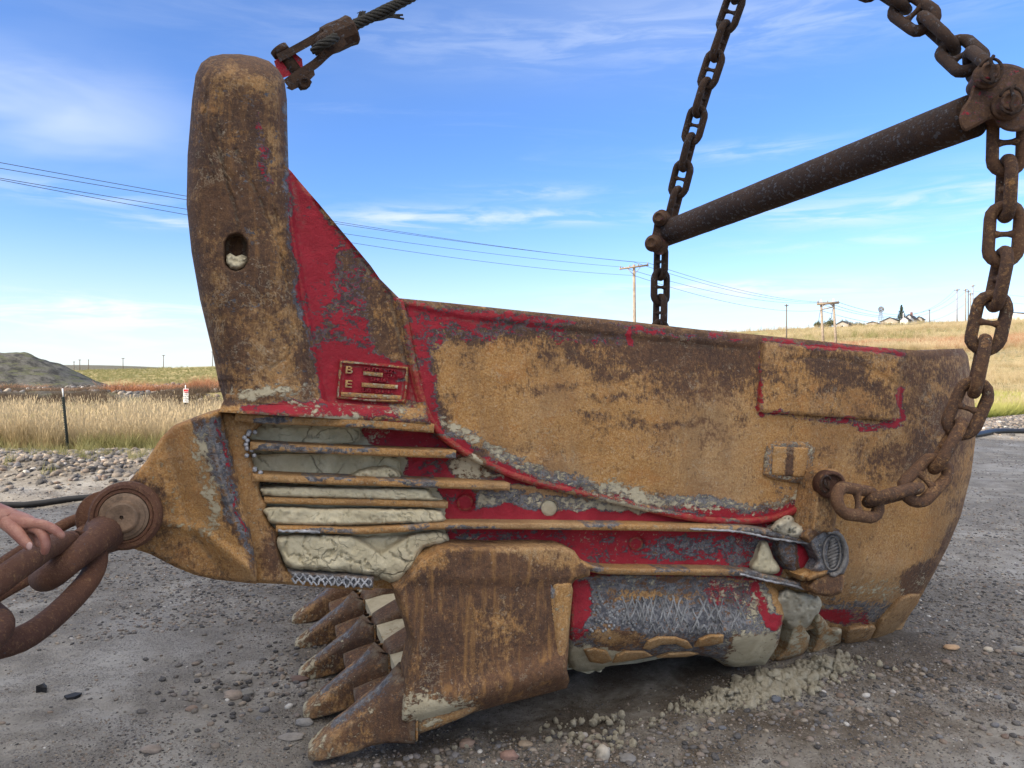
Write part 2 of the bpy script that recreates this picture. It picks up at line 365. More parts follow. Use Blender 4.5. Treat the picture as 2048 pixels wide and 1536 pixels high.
# ---------------------------------------------------------------- wear map of the bucket: red paint, mud, dark rust, bare grey - laid out over its side
def wear(px, py):
    px = np.asarray(px, float); py = np.asarray(py, float)
    px0, py0 = px, py; px = px+fbm(px/60, py/60, 4, 3)*28+fbm(px/11, py/9, 3, 13)*12; py = py+fbm(px0/60+9, py/60, 4, 5)*28+fbm(px0/12+9, py/9, 3, 15)*12
    A = np.zeros(px.shape+(4,)); A[..., 2] = .20
    def put(mask, red=None, mud=None, dark=None, grey=None):
        for i, v_ in enumerate((red, mud, dark, grey)):
            if v_ is not None: A[..., i] = A[..., i]*(1-mask)+v_*mask
    def P(pts, soft=14):
        d, ins = pdist(px, py, pts); s = np.where(ins, d, -d); return sstep(s, -soft, soft)
    def L(pts, wd, soft=8):
        d, _ = pdist(px, py, pts, False); return 1-sstep(d, wd-soft, wd+soft)
    def E(cx, cy, rx, ry, rot=0): return g2(px, py, cx, cy, rx, ry, rot)
    # upper shell
    put(P([(1020, 600), (1960, 690), (1960, 760), (1560, 700), (1340, 740), (1030, 690)], 40), dark=.78)
    put(P([(1040, 650), (1530, 680), (1520, 790), (1400, 800), (1250, 770), (1050, 715)], 48), dark=.62)
    put(P([(1160, 640), (1530, 670), (1520, 740), (1330, 730), (1180, 690)], 25), dark=.9)
    put(P([(1800, 700), (1960, 700), (1955, 900), (1900, 1000), (1800, 960), (1650, 900), (1800, 860)], 45), dark=.62)
    put(P([(1530, 690), (1800, 720), (1790, 840), (1520, 825)], 10), dark=.52)
    put(P([(1590, 715), (1730, 730), (1790, 800), (1700, 790), (1570, 780)], 30), dark=.74)
    put(E(1600, 810, 70, 16), dark=.25); put(E(1600, 745, 30, 26), dark=.3)
    for e in ((1100, 775, 90, 14), (1250, 800, 130, 8), (1180, 830, 80, 8), (1330, 850, 120, 9), (1430, 760, 40, 24), (1060, 745, 12, 26), (1078, 750, 12, 34), (1400, 740, 10, 22), (1310, 790, 5, 26), (910, 790, 10, 14)):
        put(E(*e), dark=.60)
    put(P([(800, 590), (860, 600), (1100, 630), (1100, 670), (980, 690), (900, 680), (860, 700), (880, 800), (900, 850), (940, 905), (900, 905), (860, 850), (830, 770)], 16), red=.46, dark=.72)
    put(P([(800, 590), (1000, 612), (1000, 650), (850, 655), (860, 790), (850, 800), (825, 740)], 10), red=.66)
    put(P([(1000, 612), (1260, 640), (1400, 660), (1400, 676), (1160, 650), (1000, 640)], 8), red=.6, dark=.8)
    put(P([(1400, 660), (1500, 672), (1500, 684), (1400, 676)], 6), red=.42)
    put(P([(1100, 650), (1260, 672), (1240, 700), (1100, 680)], 18), red=.36)
    put(L([(1262, 668), (1255, 690)], 5, 4), red=.9)
    put(L([(800, 598), (1200, 640), (1500, 670), (1820, 703), (1930, 706)], 6, 5), red=.1, dark=.95)
    # edge of the lower casting, a red bead with mud above it
    bead = [(802, 600), (822, 700), (842, 800), (872, 855), (940, 908), (1020, 948), (1100, 972), (1250, 1006), (1350, 1030), (1450, 1042), (1540, 1035), (1612, 1015)]
    up_ = [(x+10, y-18) for x, y in bead[3:]]
    put(L(up_, 18, 12), mud=.55, grey=.6)
    put(P([(960, 900), (1100, 945), (1300, 985), (1480, 1010), (1600, 995), (1630, 975), (1600, 1020), (1450, 1030), (1250, 995), (1050, 945)], 12), mud=.45, grey=.75, dark=.6)
    put(L(bead, 9, 5), red=.70, mud=.12, dark=.7, grey=.3)
    put(L(bead[4:8], 11, 5), red=.55, mud=.35)
    put(L(bead[8:], 20, 8), red=.72, grey=.6)
    put(L([(x-2, y+13) for x, y in bead[4:8]], 8, 6), red=0, mud=.15, grey=0, dark=.2)
    put(L([(1519, 760), (1514, 828)], 7, 5), red=.72); put(L([(1640, 842), (1790, 850)], 8, 5), red=.75); put(L([(1803, 780), (1796, 842)], 6, 4), red=.8)
    put(L([(1519, 690), (1516, 828)], 4, 3), red=.55); put(L([(1530, 681), (1812, 708)], 5, 3), red=.72); put(L([(1520, 830), (1790, 848)], 5, 3), red=.5)
    put(E(1578, 922, 70, 62), grey=.2); put(E(1560, 980, 20, 20), grey=.5)
    # rear and heel
    put(P([(1560, 1140), (1700, 1150), (1850, 1150), (1840, 1200), (1760, 1220), (1600, 1240)], 22), mud=.42, dark=.3)
    put(P([(1640, 1190), (1780, 1200), (1830, 1200), (1760, 1240), (1650, 1230)], 12), grey=.62, mud=.35)
    put(P([(1640, 1212), (1740, 1216), (1748, 1248), (1690, 1250), (1632, 1240)], 7), red=.68, mud=.2)
    put(P([(1800, 1150), (1885, 1090), (1870, 1150), (1842, 1190), (1815, 1195)], 10), dark=.85)
    put(P([(1920, 1000), (1945, 950), (1950, 1000), (1870, 1150), (1850, 1140)], 8), dark=.75)
    # gusset
    put(P([(575, 330), (640, 410), (740, 530), (800, 600), (830, 790), (850, 838), (650, 838), (600, 600), (565, 450)], 8), red=.70, dark=.75)
    put(P([(690, 470), (800, 600), (812, 700), (740, 680), (690, 620), (650, 520)], 22), red=.36, dark=.85); put(P([(620, 560), (700, 560), (760, 680), (720, 700), (650, 690)], 20), red=.55)
    put(P([(740, 560), (806, 620), (826, 735), (770, 715), (740, 660)], 18), red=.12, dark=.62)
    put(P([(580, 340), (650, 430), (660, 520), (610, 560), (585, 440)], 14), red=.92)
    put(P([(640, 690), (700, 690), (820, 730), (830, 830), (650, 836)], 14), red=.93)
    put(P([(575, 800), (850, 806), (850, 842), (450, 834), (455, 800)], 8), red=.55, mud=.42, grey=.4)
    put(P([(480, 806), (560, 806), (640, 828), (500, 824)], 8), red=.85, mud=.2)
    put(P([(650, 800), (830, 812), (830, 842), (650, 834)], 8), red=.75, grey=.45, mud=.2)
    put(P([(770, 800), (850, 812), (850, 842), (790, 842)], 8), red=.3, grey=.3, mud=.3, dark=.2)
    # arch column
    put(P([(360, 90), (560, 90), (572, 330), (590, 600), (640, 800), (440, 810), (370, 400)], 6), red=0, mud=0, dark=.78, grey=.14)
    put(P([(430, 560), (600, 600), (640, 800), (440, 810)], 40), dark=.50)
    put(P([(360, 90), (430, 90), (420, 450), (450, 780), (430, 800), (360, 400)], 16), dark=.78)
    for e in ((450, 140, 40, 20), (430, 190, 18, 60), (500, 160, 50, 24), (440, 560, 16, 60), (545, 300, 14, 160), (560, 520, 18, 120), (600, 680, 18, 70), (500, 640, 60, 40), (530, 700, 60, 60), (400, 390, 10, 60), (480, 740, 40, 30), (430, 640, 20, 60)):
        put(E(*e), dark=.42)
    for e in ((480, 600, 50, 45), (470, 700, 26, 50), (430, 300, 40, 80), (500, 400, 50, 60), (610, 760, 12, 60), (625, 700, 8, 90)): put(E(*e), dark=.86)
    put(L([(520, 230), (524, 330), (538, 380)], 9, 6), red=.38); put(L([(572, 120), (576, 400), (600, 600), (650, 790)], 9, 6), grey=.6, dark=.9)
    put(E(530, 785, 120, 16), mud=.5, grey=.4); put(E(500, 790, 30, 8), mud=.6)
    # cheek with its ribs
    put(P([(480, 836), (870, 850), (945, 908), (1040, 955), (1300, 1015), (1480, 1050), (1610, 1060), (1560, 1155), (1140, 1150), (1150, 1100), (850, 1100), (560, 1150), (500, 1000)], 4), red=.80, dark=.8, grey=.5, mud=.12)
    put(P([(480, 836), (720, 836), (735, 895), (730, 910), (815, 920), (800, 960), (500, 960)], 9), red=.16, mud=.80, grey=.1)
    for e in ((690, 875, 60, 9), (640, 925, 70, 8), (730, 930, 60, 8)): put(E(*e), red=.30, mud=.66)
    put(P([(500, 965), (865, 965), (890, 1010), (890, 1090), (830, 1160), (540, 1160)], 6), red=0, mud=1.)
    put(E(900, 870, 50, 8), grey=.9, red=.3); put(P([(900, 925), (950, 915), (1010, 955), (920, 958)], 8), mud=.7, red=0.1)
    put(P([(955, 972), (1100, 978), (1330, 1020), (1480, 1046), (1480, 1054), (1300, 1030), (950, 1010)], 7), red=.05, mud=.52, grey=.85, dark=.7)
    put(P([(950, 972), (1060, 972), (1200, 996), (1090, 990)], 6), red=0, mud=.1, grey=.1, dark=.15)
    put(P([(890, 1020), (1340, 1028), (1480, 1048), (1480, 1060), (890, 1052)], 5), red=.98, mud=.02)
    put(P([(900, 1062), (1100, 1062), (1180, 1062), (1560, 1075), (1540, 1155), (1180, 1140), (1130, 1095), (900, 1090)], 5), red=.56, mud=.2, grey=.72)
    put(E(1320, 1105, 60, 22), red=.46, grey=.8); put(E(1450, 1090, 60, 26), red=.3, grey=.9); put(P([(900, 1062), (960, 1062), (950, 1090), (900, 1090)], 8), mud=.5)
    put(L([(1180, 1128), (1480, 1138)], 10, 6), red=.92, grey=.2)
    # lower plate
    put(P([(1138, 1148), (1540, 1160), (1570, 1260), (1540, 1340), (1138, 1350)], 5), red=.10, mud=.40, grey=.66, dark=.7)
    put(P([(1400, 1155), (1530, 1160), (1520, 1220), (1420, 1215)], 14), red=.45)
    put(P([(1136, 1158), (1180, 1158), (1180, 1230), (1160, 1262), (1136, 1265)], 8), red=.82, mud=.2)
    put(E(1330, 1230, 150, 40), grey=.85, mud=.16); put(E(1300, 1195, 90, 12), dark=.2, grey=.3); put(E(1240, 1275, 50, 18), mud=.1, grey=.05, dark=.15); put(E(1500, 1200, 40, 18), red=.4)
    put(L([(1515, 1165), (1528, 1200), (1535, 1245)], 8, 5), red=.9, mud=.1); put(P([(1535, 1225), (1568, 1225), (1558, 1262), (1540, 1262)], 4), red=.85, mud=0)
    put(L([(1170, 1265), (1138, 1270)], 10, 4), red=.6); put(P([(1138, 1290), (1250, 1300), (1250, 1345), (1138, 1345)], 8), mud=.9, red=0)
    put(P([(1460, 1270), (1550, 1270), (1560, 1345), (1440, 1340)], 14), mud=.85, red=0, grey=.2)
    # drag lug
    put(P([(200, 800), (480, 810), (520, 1190), (200, 1180)], 6), red=0, mud=.16, grey=.05, dark=.18)
    put(P([(390, 836), (445, 826), (470, 950), (500, 1080), (512, 1155), (470, 1070), (430, 960), (400, 900)], 8), dark=.8, grey=.62, mud=.15)
    put(L([(436, 840), (452, 920), (475, 1010), (488, 1060)], 4, 4), red=.58); put(L([(402, 890), (418, 960), (430, 1050)], 16, 14), mud=.44)
    put(E(300, 1000, 46, 60), dark=.9, mud=0); put(P([(230, 930), (290, 960), (300, 1090), (220, 1060)], 14), dark=.9, mud=0)
    put(E(455, 1020, 16, 26), dark=.95, grey=.5, mud=0)
    put(P([(350, 1080), (430, 1130), (500, 1165), (420, 1165), (330, 1130), (260, 1090)], 12), dark=.45); put(E(420, 1080, 40, 16, .6), mud=.4)
    nn = fbm(px0/26, py0/20, 4, 77)*.42+fbm(px0/90, py0/60, 3, 79)*.36
    for i, hi in ((0, .86), (1, .84), (2, .92), (3, .75)):
        q = A[..., i]; A[..., i] = np.clip(np.where(q > .03, q+nn*(1 if i != 2 else -1.1)*(1-.35*(q > .9)), q), 0, hi)
    return A
# ---------------------------------------------------------------- castings of the near side: solid plates raised on the bucket's side plane
def relief(name, outline, wf, res, back, mat, parent, smooth=False, wv='wear', uneven=.004, holes=None, place=PL):
    B = resample(outline, res, True, smooth)
    x0, y0 = B.min(0); x1, y1 = B.max(0)
    gx, gy = np.meshgrid(np.arange(x0, x1, res), np.arange(y0, y1, res*.866))
    gx = gx+(np.arange(gx.shape[0]) % 2)[:, None]*res/2
    gx = (gx+RNG.uniform(-.12, .12, gx.shape)*res).ravel(); gy = (gy+RNG.uniform(-.12, .12, gy.shape)*res).ravel()
    d, ins = pdist(gx, gy, B); k = ins & (d > res*.55); gx, gy = gx[k], gy[k]
    nb = len(B)
    X = np.concatenate([B[:, 0], gx]); Y = np.concatenate([B[:, 1], gy])
    r = delaunay_2d_cdt([Vector((float(a), float(b))) for a, b in zip(X, Y)], [(i, (i+1) % nb) for i in range(nb)], [], 1, 1e-4)
    vx = np.array([v.x for v in r[0]]); vy = np.array([v.y for v in r[0]])
    orig = {}
    for i, lst in enumerate(r[3]):
        for q in lst: orig[q] = i
    bidx = [orig[i] for i in range(nb)]
    d, _ = pdist(vx, vy, B); d[bidx] = 0
    wz = wf(vx, vy, d)
    if uneven: wz = wz+fbm(vx/34, vy/34, 4, 21)*uneven*2+fbm(vx/7, vy/7, 3, 5)*uneven*.7
    top = place(vx, vy, wz)
    T = [tuple(f) for f in r[2]]
    def area(f): return sum(vx[f[i]]*vy[f[(i+1) % 3]]-vx[f[(i+1) % 3]]*vy[f[i]] for i in range(3))
    if area(T[0]) > 0: T = [f[::-1] for f in T]
    n = len(vx); bx, by = vx[bidx], vy[bidx]
    wb = wz[bidx]
    rows = [place(bx, by, wb)]
    # the side of the plate goes straight back from its edge, along the plane's normal
    p0 = rows[0]; bw = back(bx, by) if callable(back) else np.full(nb, float(back))
    rows.append(p0-NRM*(wb-bw)[:, None]) if place is PL else rows.append(p0+np.array([0, 1, 0])*bw[:, None])
    vs = np.concatenate([top]+rows); fs = list(T); m = len(fs)
    s = sum(bx[i]*by[(i+1) % nb]-bx[(i+1) % nb]*by[i] for i in range(nb))
    for i in range(nb):
        j = (i+1) % nb; q = (n+i, n+j, n+nb+j, n+nb+i)
        fs.append(q if s > 0 else q[::-1])
    back_f = tuple(n+nb+i for i in range(nb)); fs.append(back_f if s > 0 else back_f[::-1])
    wa = None
    if wv is not None:
        a = wear(vx, vy) if wv == 'wear' else wv(vx, vy)
        wa = np.concatenate([a, a[bidx], a[bidx]])
    return mesh(name, vs, fs, mat, parent, True, m, wa)
def const_wear(r=0, m=0, d=.2, g=0):
    def f(px, py): A = np.zeros(px.shape+(4,)); A[...] = (r, m, d, g); return A
    return f
def mixw(r=None, m=None, d=None, g=None, k=1.):
    def f(px, py):
        A = wear(px, py)
        for i, v_ in enumerate((r, m, d, g)):
            if v_ is not None: A[..., i] = A[..., i]*(1-k)+v_*k
        return A
    return f
BUCKET = thing('dragline_bucket', PL(1000, 1320, -1.1)*[1, 1, 0], 'huge rusty dragline excavator bucket with flaking red paint resting on the gravel', 'excavator bucket')
rear = [(1926, 697), (1936, 712), (1943, 760), (1951, 820), (1951, 880), (1942, 950), (1922, 1030), (1895, 1095), (1866, 1150), (1844, 1190), (1815, 1235), (1775, 1272), (1735, 1296), (1680, 1304)]
rim = [(795, 596), (900, 606), (1050, 622), (1270, 644), (1400, 659), (1500, 668), (1640, 682), (1760, 695), (1850, 702), (1900, 698)]
def taper(py): return -.34*np.clip((py-1130)/190, 0, 1.3)**1.5       # the side runs in towards the floor
def near_w(px, py):
    dr, _ = pdist(px, py, rear, False)
    return taper(py)+rnd(dr, 150, .30)
def wall_w(px, py, d):
    w_ = near_w(px, py)+.02+.03*g2(px, py, 1350, 830, 420, 170)
    w_ = w_+rnd(np.clip(d, 0, 99), 9, .02)*(py < 760)
    dl, _ = pdist(px, py, [(800, 606), (930, 633), (1050, 645), (1270, 672), (1500, 692)], False)
    w_ = w_+.012*sstep(-(py-(np.interp(px, [800, 930, 1050, 1270, 1500, 2000], [606, 633, 645, 672, 692, 730]))), -2.5, 2.5)*(px < 1515)+.008*np.exp(-(dl/4)**2)
    for cx, cy, rx, ry, k in ((1058, 750, 9, 24, .008), (1078, 756, 10, 30, .010), (1404, 742, 7, 14, .006), (1000, 905, 200, 12, .006), (1170, 968, 18, 4, -.02), (1075, 930, 4, 12, -.012)):
        w_ = w_-k*g2(px, py, cx, cy, rx, ry)
    return w_-.012*np.abs(fbm(px/140, py/70, 3, 9))
relief('side_wall', rim+rear+[(1640, 1296), (1612, 1200), (1640, 1120), (1618, 1018), (1540, 1040), (1440, 1044), (1350, 1032), (1250, 1008), (1100, 974), (1020, 950), (940, 912), (890, 878), (862, 844), (845, 802), (828, 737), (812, 652), (800, 602)], wall_w, 6.5, -.42, M_STEEL, BUCKET, uneven=.0035)
# lower casting (cheek) with five long flanges
def flange_y(k, px): return np.interp(px, *zip(*FL[k]))
FL = [[(470, 832), (520, 838), (640, 843), (760, 849), (868, 857)], [(500, 892), (640, 899), (780, 905), (912, 909)], [(505, 955), (640, 961), (800, 966), (1020, 974)],
      [(528, 1000), (640, 1003), (780, 1006), (896, 1010)], [(552, 1058), (640, 1060), (720, 1062), (800, 1058), (900, 1052), (1200, 1054), (1400, 1057), (1480, 1058), (1530, 1064), (1600, 1078), (1625, 1082)],
      [(1160, 1128), (1190, 1139), (1240, 1143), (1480, 1146), (1530, 1156), (1600, 1172), (1628, 1178)]]
def cheek_w(px, py, d):
    w_ = near_w(px, py)-.015
    pocket = (1-sstep(px, 820, 1000))*.045*(py < 970)*(py > 856)
    w_ = w_-pocket
    for cx, cy, r in ((930, 1005, 18), (1098, 1017, 16.5), (1272, 1087, 15)): w_ = w_-.022*(1-sstep(np.hypot(px-cx, py-cy), r-1, r+3))
    for fl, a in ((FL[4], 14), (FL[2], 9), (FL[1], 9), (FL[5], 12)):
        yf = np.interp(px, *zip(*fl)); w_ = w_+.028*np.exp(-np.abs(py-yf)/a)
    w_ = w_+.02*np.exp(-np.abs(px-1478)/7)*(py > 1070)*(py < 1140)-.03*g2(px, py, 1565, 1110, 34, 30)
    return w_
relief('cheek_plate', [(470, 826), (870, 850), (900, 884), (940, 908), (1020, 948), (1100, 972), (1250, 1006), (1350, 1032), (1480, 1048), (1620, 1030), (1650, 1060), (1690, 1180), (1665, 1240), (1590, 1262), (1530, 1230), (1180, 1200), (1150, 1110), (860, 1120), (800, 1178), (640, 1172), (520, 1150), (490, 1000)],
       cheek_w, 5, -.2, M_STEEL, BUCKET)
def strip_part(name, line, w0, h, back, res=3.2, wv='wear', mat=None, r=5, uneven=.003, w1=None, extra=None):
    ln = resample(line, 10, False)
    def f(px, py, d): return near_w(px, py)*1.0+h+rnd(d, r, min(.012, h*.5+.01))+(extra(px, py) if extra else 0)
    return relief(name, stripe(line, w0, w1), f, res, back, mat or M_STEEL, BUCKET, wv=wv, uneven=uneven)
def rib_wear(px, py):
    A = wear(px, py)*0; A[..., 2] = .10+.3*(fbm(px/40, py/10, 3, 2)+.1); A[..., 1] = .20+.3*fbm(px/50, py/9, 3, 6); A[..., 3] = .10+.5*(fbm(px/70, py/20, 2, 8) > .12)
    A[..., 3] = np.where(px > 1380, np.clip((px-1380)/120, 0, 1)*.75, A[..., 3]); return A
for k, wd in ((0, 18), (1, 16), (2, 15), (3, 13), (4, 13), (5, 13)):
    end = {3: .06, 0: .118}.get(k, .095)
    strip_part('flange', FL[k], wd, end, -.04, wv=rib_wear, r=2, uneven=.006)
# weld dots along the top flange
ds = []
for k in range(34):
    px = 530+k*10.2+random.uniform(-2, 2); py = np.interp(px, *zip(*FL[0]))+3+random.uniform(-2, 3)
    if random.random() < .3: continue
    ds.append(lathe(PL(px, py, .095+taper(py)), NRM+RNG.uniform(-.3, .3, 3), [(-.004, .008*random.uniform(.5, 1.3)), (.003, .006), (.006, .003)], 7))
for k in range(26):
    px, py = [(532, 842), (505, 868), (497, 884), (500, 905), (512, 946)][k % 5]; px += random.uniform(-9, 9); py += random.uniform(-9, 9)
    ds.append(lathe(PL(px, py, .075), NRM+RNG.uniform(-.3, .3, 3), [(-.004, .010), (.003, .008), (.006, .003)], 7))
o = mesh('weld_spatter', *join_geo(ds), M_WELD, BUCKET); o['kind'] = 'stuff'
strip_part('edge_bead', [(800, 600), (812, 650), (828, 735), (845, 800), (862, 842), (890, 876), (940, 910), (1020, 948), (1100, 972), (1250, 1006), (1350, 1030), (1440, 1042), (1540, 1038), (1612, 1012)], 13, .045, -.03, res=3.4, r=6)
# front post that borders the pockets
post = [(440, 822), (476, 828), (520, 836), (548, 844), (524, 848), (504, 868), (494, 886), (510, 896), (500, 908), (506, 930), (522, 953), (518, 972), (524, 994), (534, 1006), (530, 1030), (542, 1052), (556, 1062), (556, 1090), (562, 1115), (574, 1140), (600, 1148), (745, 1160), (748, 1180), (690, 1178), (560, 1168), (508, 1166), (496, 1120), (484, 1060), (468, 980), (448, 900)]
def post_w(px, py, d): return .055+rnd(d, 9, .03)+.02*fbm(px/25, py/60, 3, 4)+.01*g2(px, py, 540, 1110, 18, 60)
def post_wear(px, py):
    A = wear(px, py)*0; A[..., 2] = .22+.6*(fbm(px/26, py/50, 4, 12)); A[..., 1] = .2+.5*fbm(px/20, py/20, 3, 7); A[..., 3] = .12+.5*fbm(px/15, py/15, 3, 9)
    k = g2(px, py, 545, 1110, 28, 50)[..., None]; A = A*(1-k)+k*np.array([0, 0, .95, 0]); return A
relief('front_post', post, post_w, 3.6, -.16, M_STEEL, BUCKET, wv=post_wear)
# drag lug
lug = [(440, 820), (402, 832), (346, 852), (322, 876), (290, 925), (258, 962), (232, 988), (214, 1020), (216, 1054), (236, 1080), (262, 1096), (300, 1108), (350, 1134), (390, 1150), (430, 1159), (512, 1168), (514, 1150), (500, 1060), (478, 960), (456, 880)]
def lug_w(px, py, d):
    rl, _ = pdist(px, py, [(412, 828), (428, 900), (458, 1010), (508, 1160)], False)
    left = px < np.interp(py, [828, 900, 1010, 1160], [412, 428, 458, 508])
    w_ = .15-np.where(left, rl*.0017, rl*.0016)
    low, _ = pdist(px, py, [(300, 1040), (400, 1060), (500, 1140)], False)
    w_ = w_-.055*sstep(py-np.interp(px, [210, 300, 400, 510], [1030, 1040, 1062, 1150]), 0, 60)
    w_ = np.maximum(w_, .0)+.02*np.exp(-(low/12)**2)-.012*g2(px, py, 452, 1020, 14, 24)
    return w_+rnd(d, 10, .025)+.006*fbm(px/20, py/20, 4, 3)
near_lug = relief('drag_lug', lug, lug_w, 4, -.11, M_STEEL, BUCKET)
far_lug = near_lug.copy(); COL.objects.link(far_lug); far_lug.location = Vector([float(q) for q in -NRM*2.05-np.array([0, 0, .16])])
# gusset between arch and rim, and the flared foot
def gus_w(px, py, d):
    xl = np.interp(py, [330, 450, 600, 760, 838], [576, 585, 610, 640, 655]); xr = np.interp(py, [330, 410, 590, 700, 838], [580, 640, 792, 818, 850])
    t = np.clip((px-xl)/np.maximum(xr-xl, 8), 0, 1); q = np.clip(t*3.2, 0, 1)
    return .062-.055*np.sqrt(np.clip(1-(1-q)**2, 0, 1))+.03*sstep(t, .92, 1.)+rnd(d, 8, .012)*(px > xl+20)+.03*sstep(py, 790, 838)
relief('gusset', [(560, 322), (582, 342), (600, 364), (640, 410), (680, 458), (712, 496), (742, 532), (760, 558), (800, 598), (806, 640), (820, 710), (836, 780), (858, 845), (840, 848), (636, 838), (612, 760), (586, 600), (566, 460)], gus_w, 4.5, -.16, M_STEEL, BUCKET)
def foot_w(px, py, d): return (.150-.06*sstep(px, 640, 690))*1.+.035*sstep(py, 800, 836)+.01*fbm(px/60, py/20, 3, 8)+rnd(d, 5, .008)
relief('arch_foot', [(452, 788), (540, 792), (640, 796), (660, 806), (760, 812), (850, 818), (862, 848), (760, 842), (640, 836), (500, 828), (438, 824)], foot_w, 4, -.1, M_STEEL, BUCKET)
# arch post
acx = ([108, 130, 200, 300, 400, 500, 600, 700, 800], [398, 392, 384, 376, 373, 382, 400, 424, 449], [562, 566, 575, 577, 580, 590, 606, 628, 652])
col_o = [(449, 806), (438, 770), (424, 700), (400, 600), (383, 505), (373, 410), (375, 310), (380, 250), (384, 200), (391, 150), (402, 126), (420, 113), (445, 108), (480, 108), (512, 113), (538, 122), (556, 138), (569, 160), (574, 200), (575, 260), (577, 330), (581, 400), (590, 500), (606, 600), (628, 700), (654, 806), (600, 812), (520, 806)]
def col_w(px, py, d):
    xl = np.interp(py, acx[0], acx[1]); xr = np.interp(py, acx[0], acx[2]); t = np.clip((px-xl)/(xr-xl), 0, 1)
    w_ = .135+rnd(d, 58, .165)*(py < 760)
    side = np.minimum(px-xl, xr-px); w_ = np.where(py >= 760, .135+rnd(np.clip(side, 0, 999), 58, .165), w_); w_ = np.where((xr-px < 58)&(py > 340), .135+rnd(np.clip(xr-px, 0, 99), 58, .10), w_)
    w_ = w_+.02*sstep(py, 740, 800)
    w_ = w_+.020*fbm(px/60, py/110, 4, 31)
    e = np.hypot((px-472)/23, (np.clip(np.abs(py-505)-14, 0, 99)*np.sign(py-505))/23)
    w_ = w_-.10*(1-sstep(e, .88, 1.04))
    for ln, dp in (([(400, 170), (420, 260), (445, 330), (470, 420), (480, 470)], .006), ([(418, 150), (408, 260), (430, 360)], .005), ([(470, 300), (520, 400), (560, 500), (578, 610), (586, 690), (570, 720), (540, 736)], .006), ([(430, 230), (450, 320), (480, 400)], .004), ([(550, 420), (580, 560), (612, 680), (632, 770)], .007), ([(545, 430), (575, 570), (604, 680), (620, 760)], .006), ([(440, 180), (436, 300), (470, 420)], .004)):
        dl, _ = pdist(px+fbm(px/12, py/12, 3, 2)*7, py, ln, False); w_ = w_-dp*1.5*np.exp(-(dl/2.6)**2)
    return w_-.02*sstep(-py, -160, -108)
relief('arch_post', col_o, col_w, 4, -.30, M_ARCH, BUCKET)
def near_hole(px, py): A = np.zeros(px.shape+(4,)); A[..., 1] = 1; return A
relief('dried_mud', [(452, 512), (460, 506), (472, 513), (484, 509), (494, 514), (495, 522), (488, 534), (474, 541), (460, 536), (452, 526)], lambda px, py, d: .115+rnd(d, 8, .02)+.03*fbm(px/9, py/9, 3, 5), 3, .03, M_MUD, BUCKET)
# arch beam over to the far side, far post, far wall, rear shell, floor
def superring(c, A, B, a, b, k=20, e=.55):
    th = np.linspace(0, 2*np.pi, k, endpoint=False); cc, ss_ = np.cos(th), np.sin(th)
    return np.array(c)+np.array(A)*(a*np.sign(cc)*np.abs(cc)**e)[:, None]+np.array(B)*(b*np.sign(ss_)*np.abs(ss_)**e)[:, None]
WID = 2.18
pc = PL(478, 215, -.05); secs = []
for t in np.linspace(0, 1, 22):
    wo = -.10-t*(WID-.2); z = pc[2]-.10+.40*math.sin(math.pi*t)
    c = pc-NRM*(0); c = np.array([pc[0], pc[1], 0])-NRM*(-.05-wo)*1.0; c[2] = z
    secs.append(superring(c, ALONG, [0, 0, 1], .165, .20 if 0 < t < 1 else .17))
mesh('arch_beam', *loft(secs), M_ARCH, BUCKET, wearv=np.tile([0, 0, .7, .1], (22*20, 1)))
secs = []
for py in (180, 300, 420, 540, 660, 806, 1000, 1150):
    q = min(py, 806); a = PL(np.interp(q, acx[0], acx[1]), py); b = PL(np.interp(q, acx[0], acx[2]), py); c = (a+b)/2-NRM*(WID-.03)
    secs.append(superring(c, ALONG, NRM, np.linalg.norm(b-a)/2, .19))
mesh('arch_post', *loft(secs), M_SHROUD, BUCKET, wearv=np.tile([0, 0, .6, .1], (8*20, 1)))
fo = rim+rear[:-1]+[(1680, 1300), (1200, 1300), (900, 1290), (640, 1180), (505, 1150), (470, 840), (800, 830)]
FO = resample(fo, 30, True, False); a = PL(FO[:, 0], FO[:, 1], 0)
secs = [a-NRM*(WID-.10), a-NRM*(WID)]
mesh('far_side_wall', *loft(secs), M_STEEL, BUCKET, smooth=False, wearv=np.tile([.1, .2, .5, .2], (len(FO)*2, 1)))
RB = resample(rear+[(1500, 1306), (1200, 1306), (1000, 1306)], 14, False)
outer = PL(RB[:, 0], RB[:, 1], 0); inset = outer+(np.array(PL(1350, 900, 0))-outer)*.06
k = len(RB); wn = near_w(RB[:, 0], RB[:, 1])
wl = np.linspace(0, 1, 14); secs = []
for t in wl:
    off = (wn-.02)*(1-t)+(-WID+.06)*t
    bul = math.sin(math.pi*t)**.5*.10
    secs.append(outer+NRM*off[:, None]+(outer-inset)*bul*1.2)
vs = np.concatenate(secs+[s_ for s_ in [secs[0]+(inset-outer), secs[-1]+(inset-outer)]]); fs = []
for i in range(13):
    for j in range(k-1): fs.append((i*k+j, i*k+j+1, (i+1)*k+j+1, (i+1)*k+j))
for j in range(k-1): fs.append((14*k+j, 15*k+j, 15*k+j+1, 14*k+j+1))
mesh('rear_shell', vs, fs, M_STEEL, BUCKET, wearv=np.concatenate([wear(RB[:, 0], RB[:, 1])]*16))
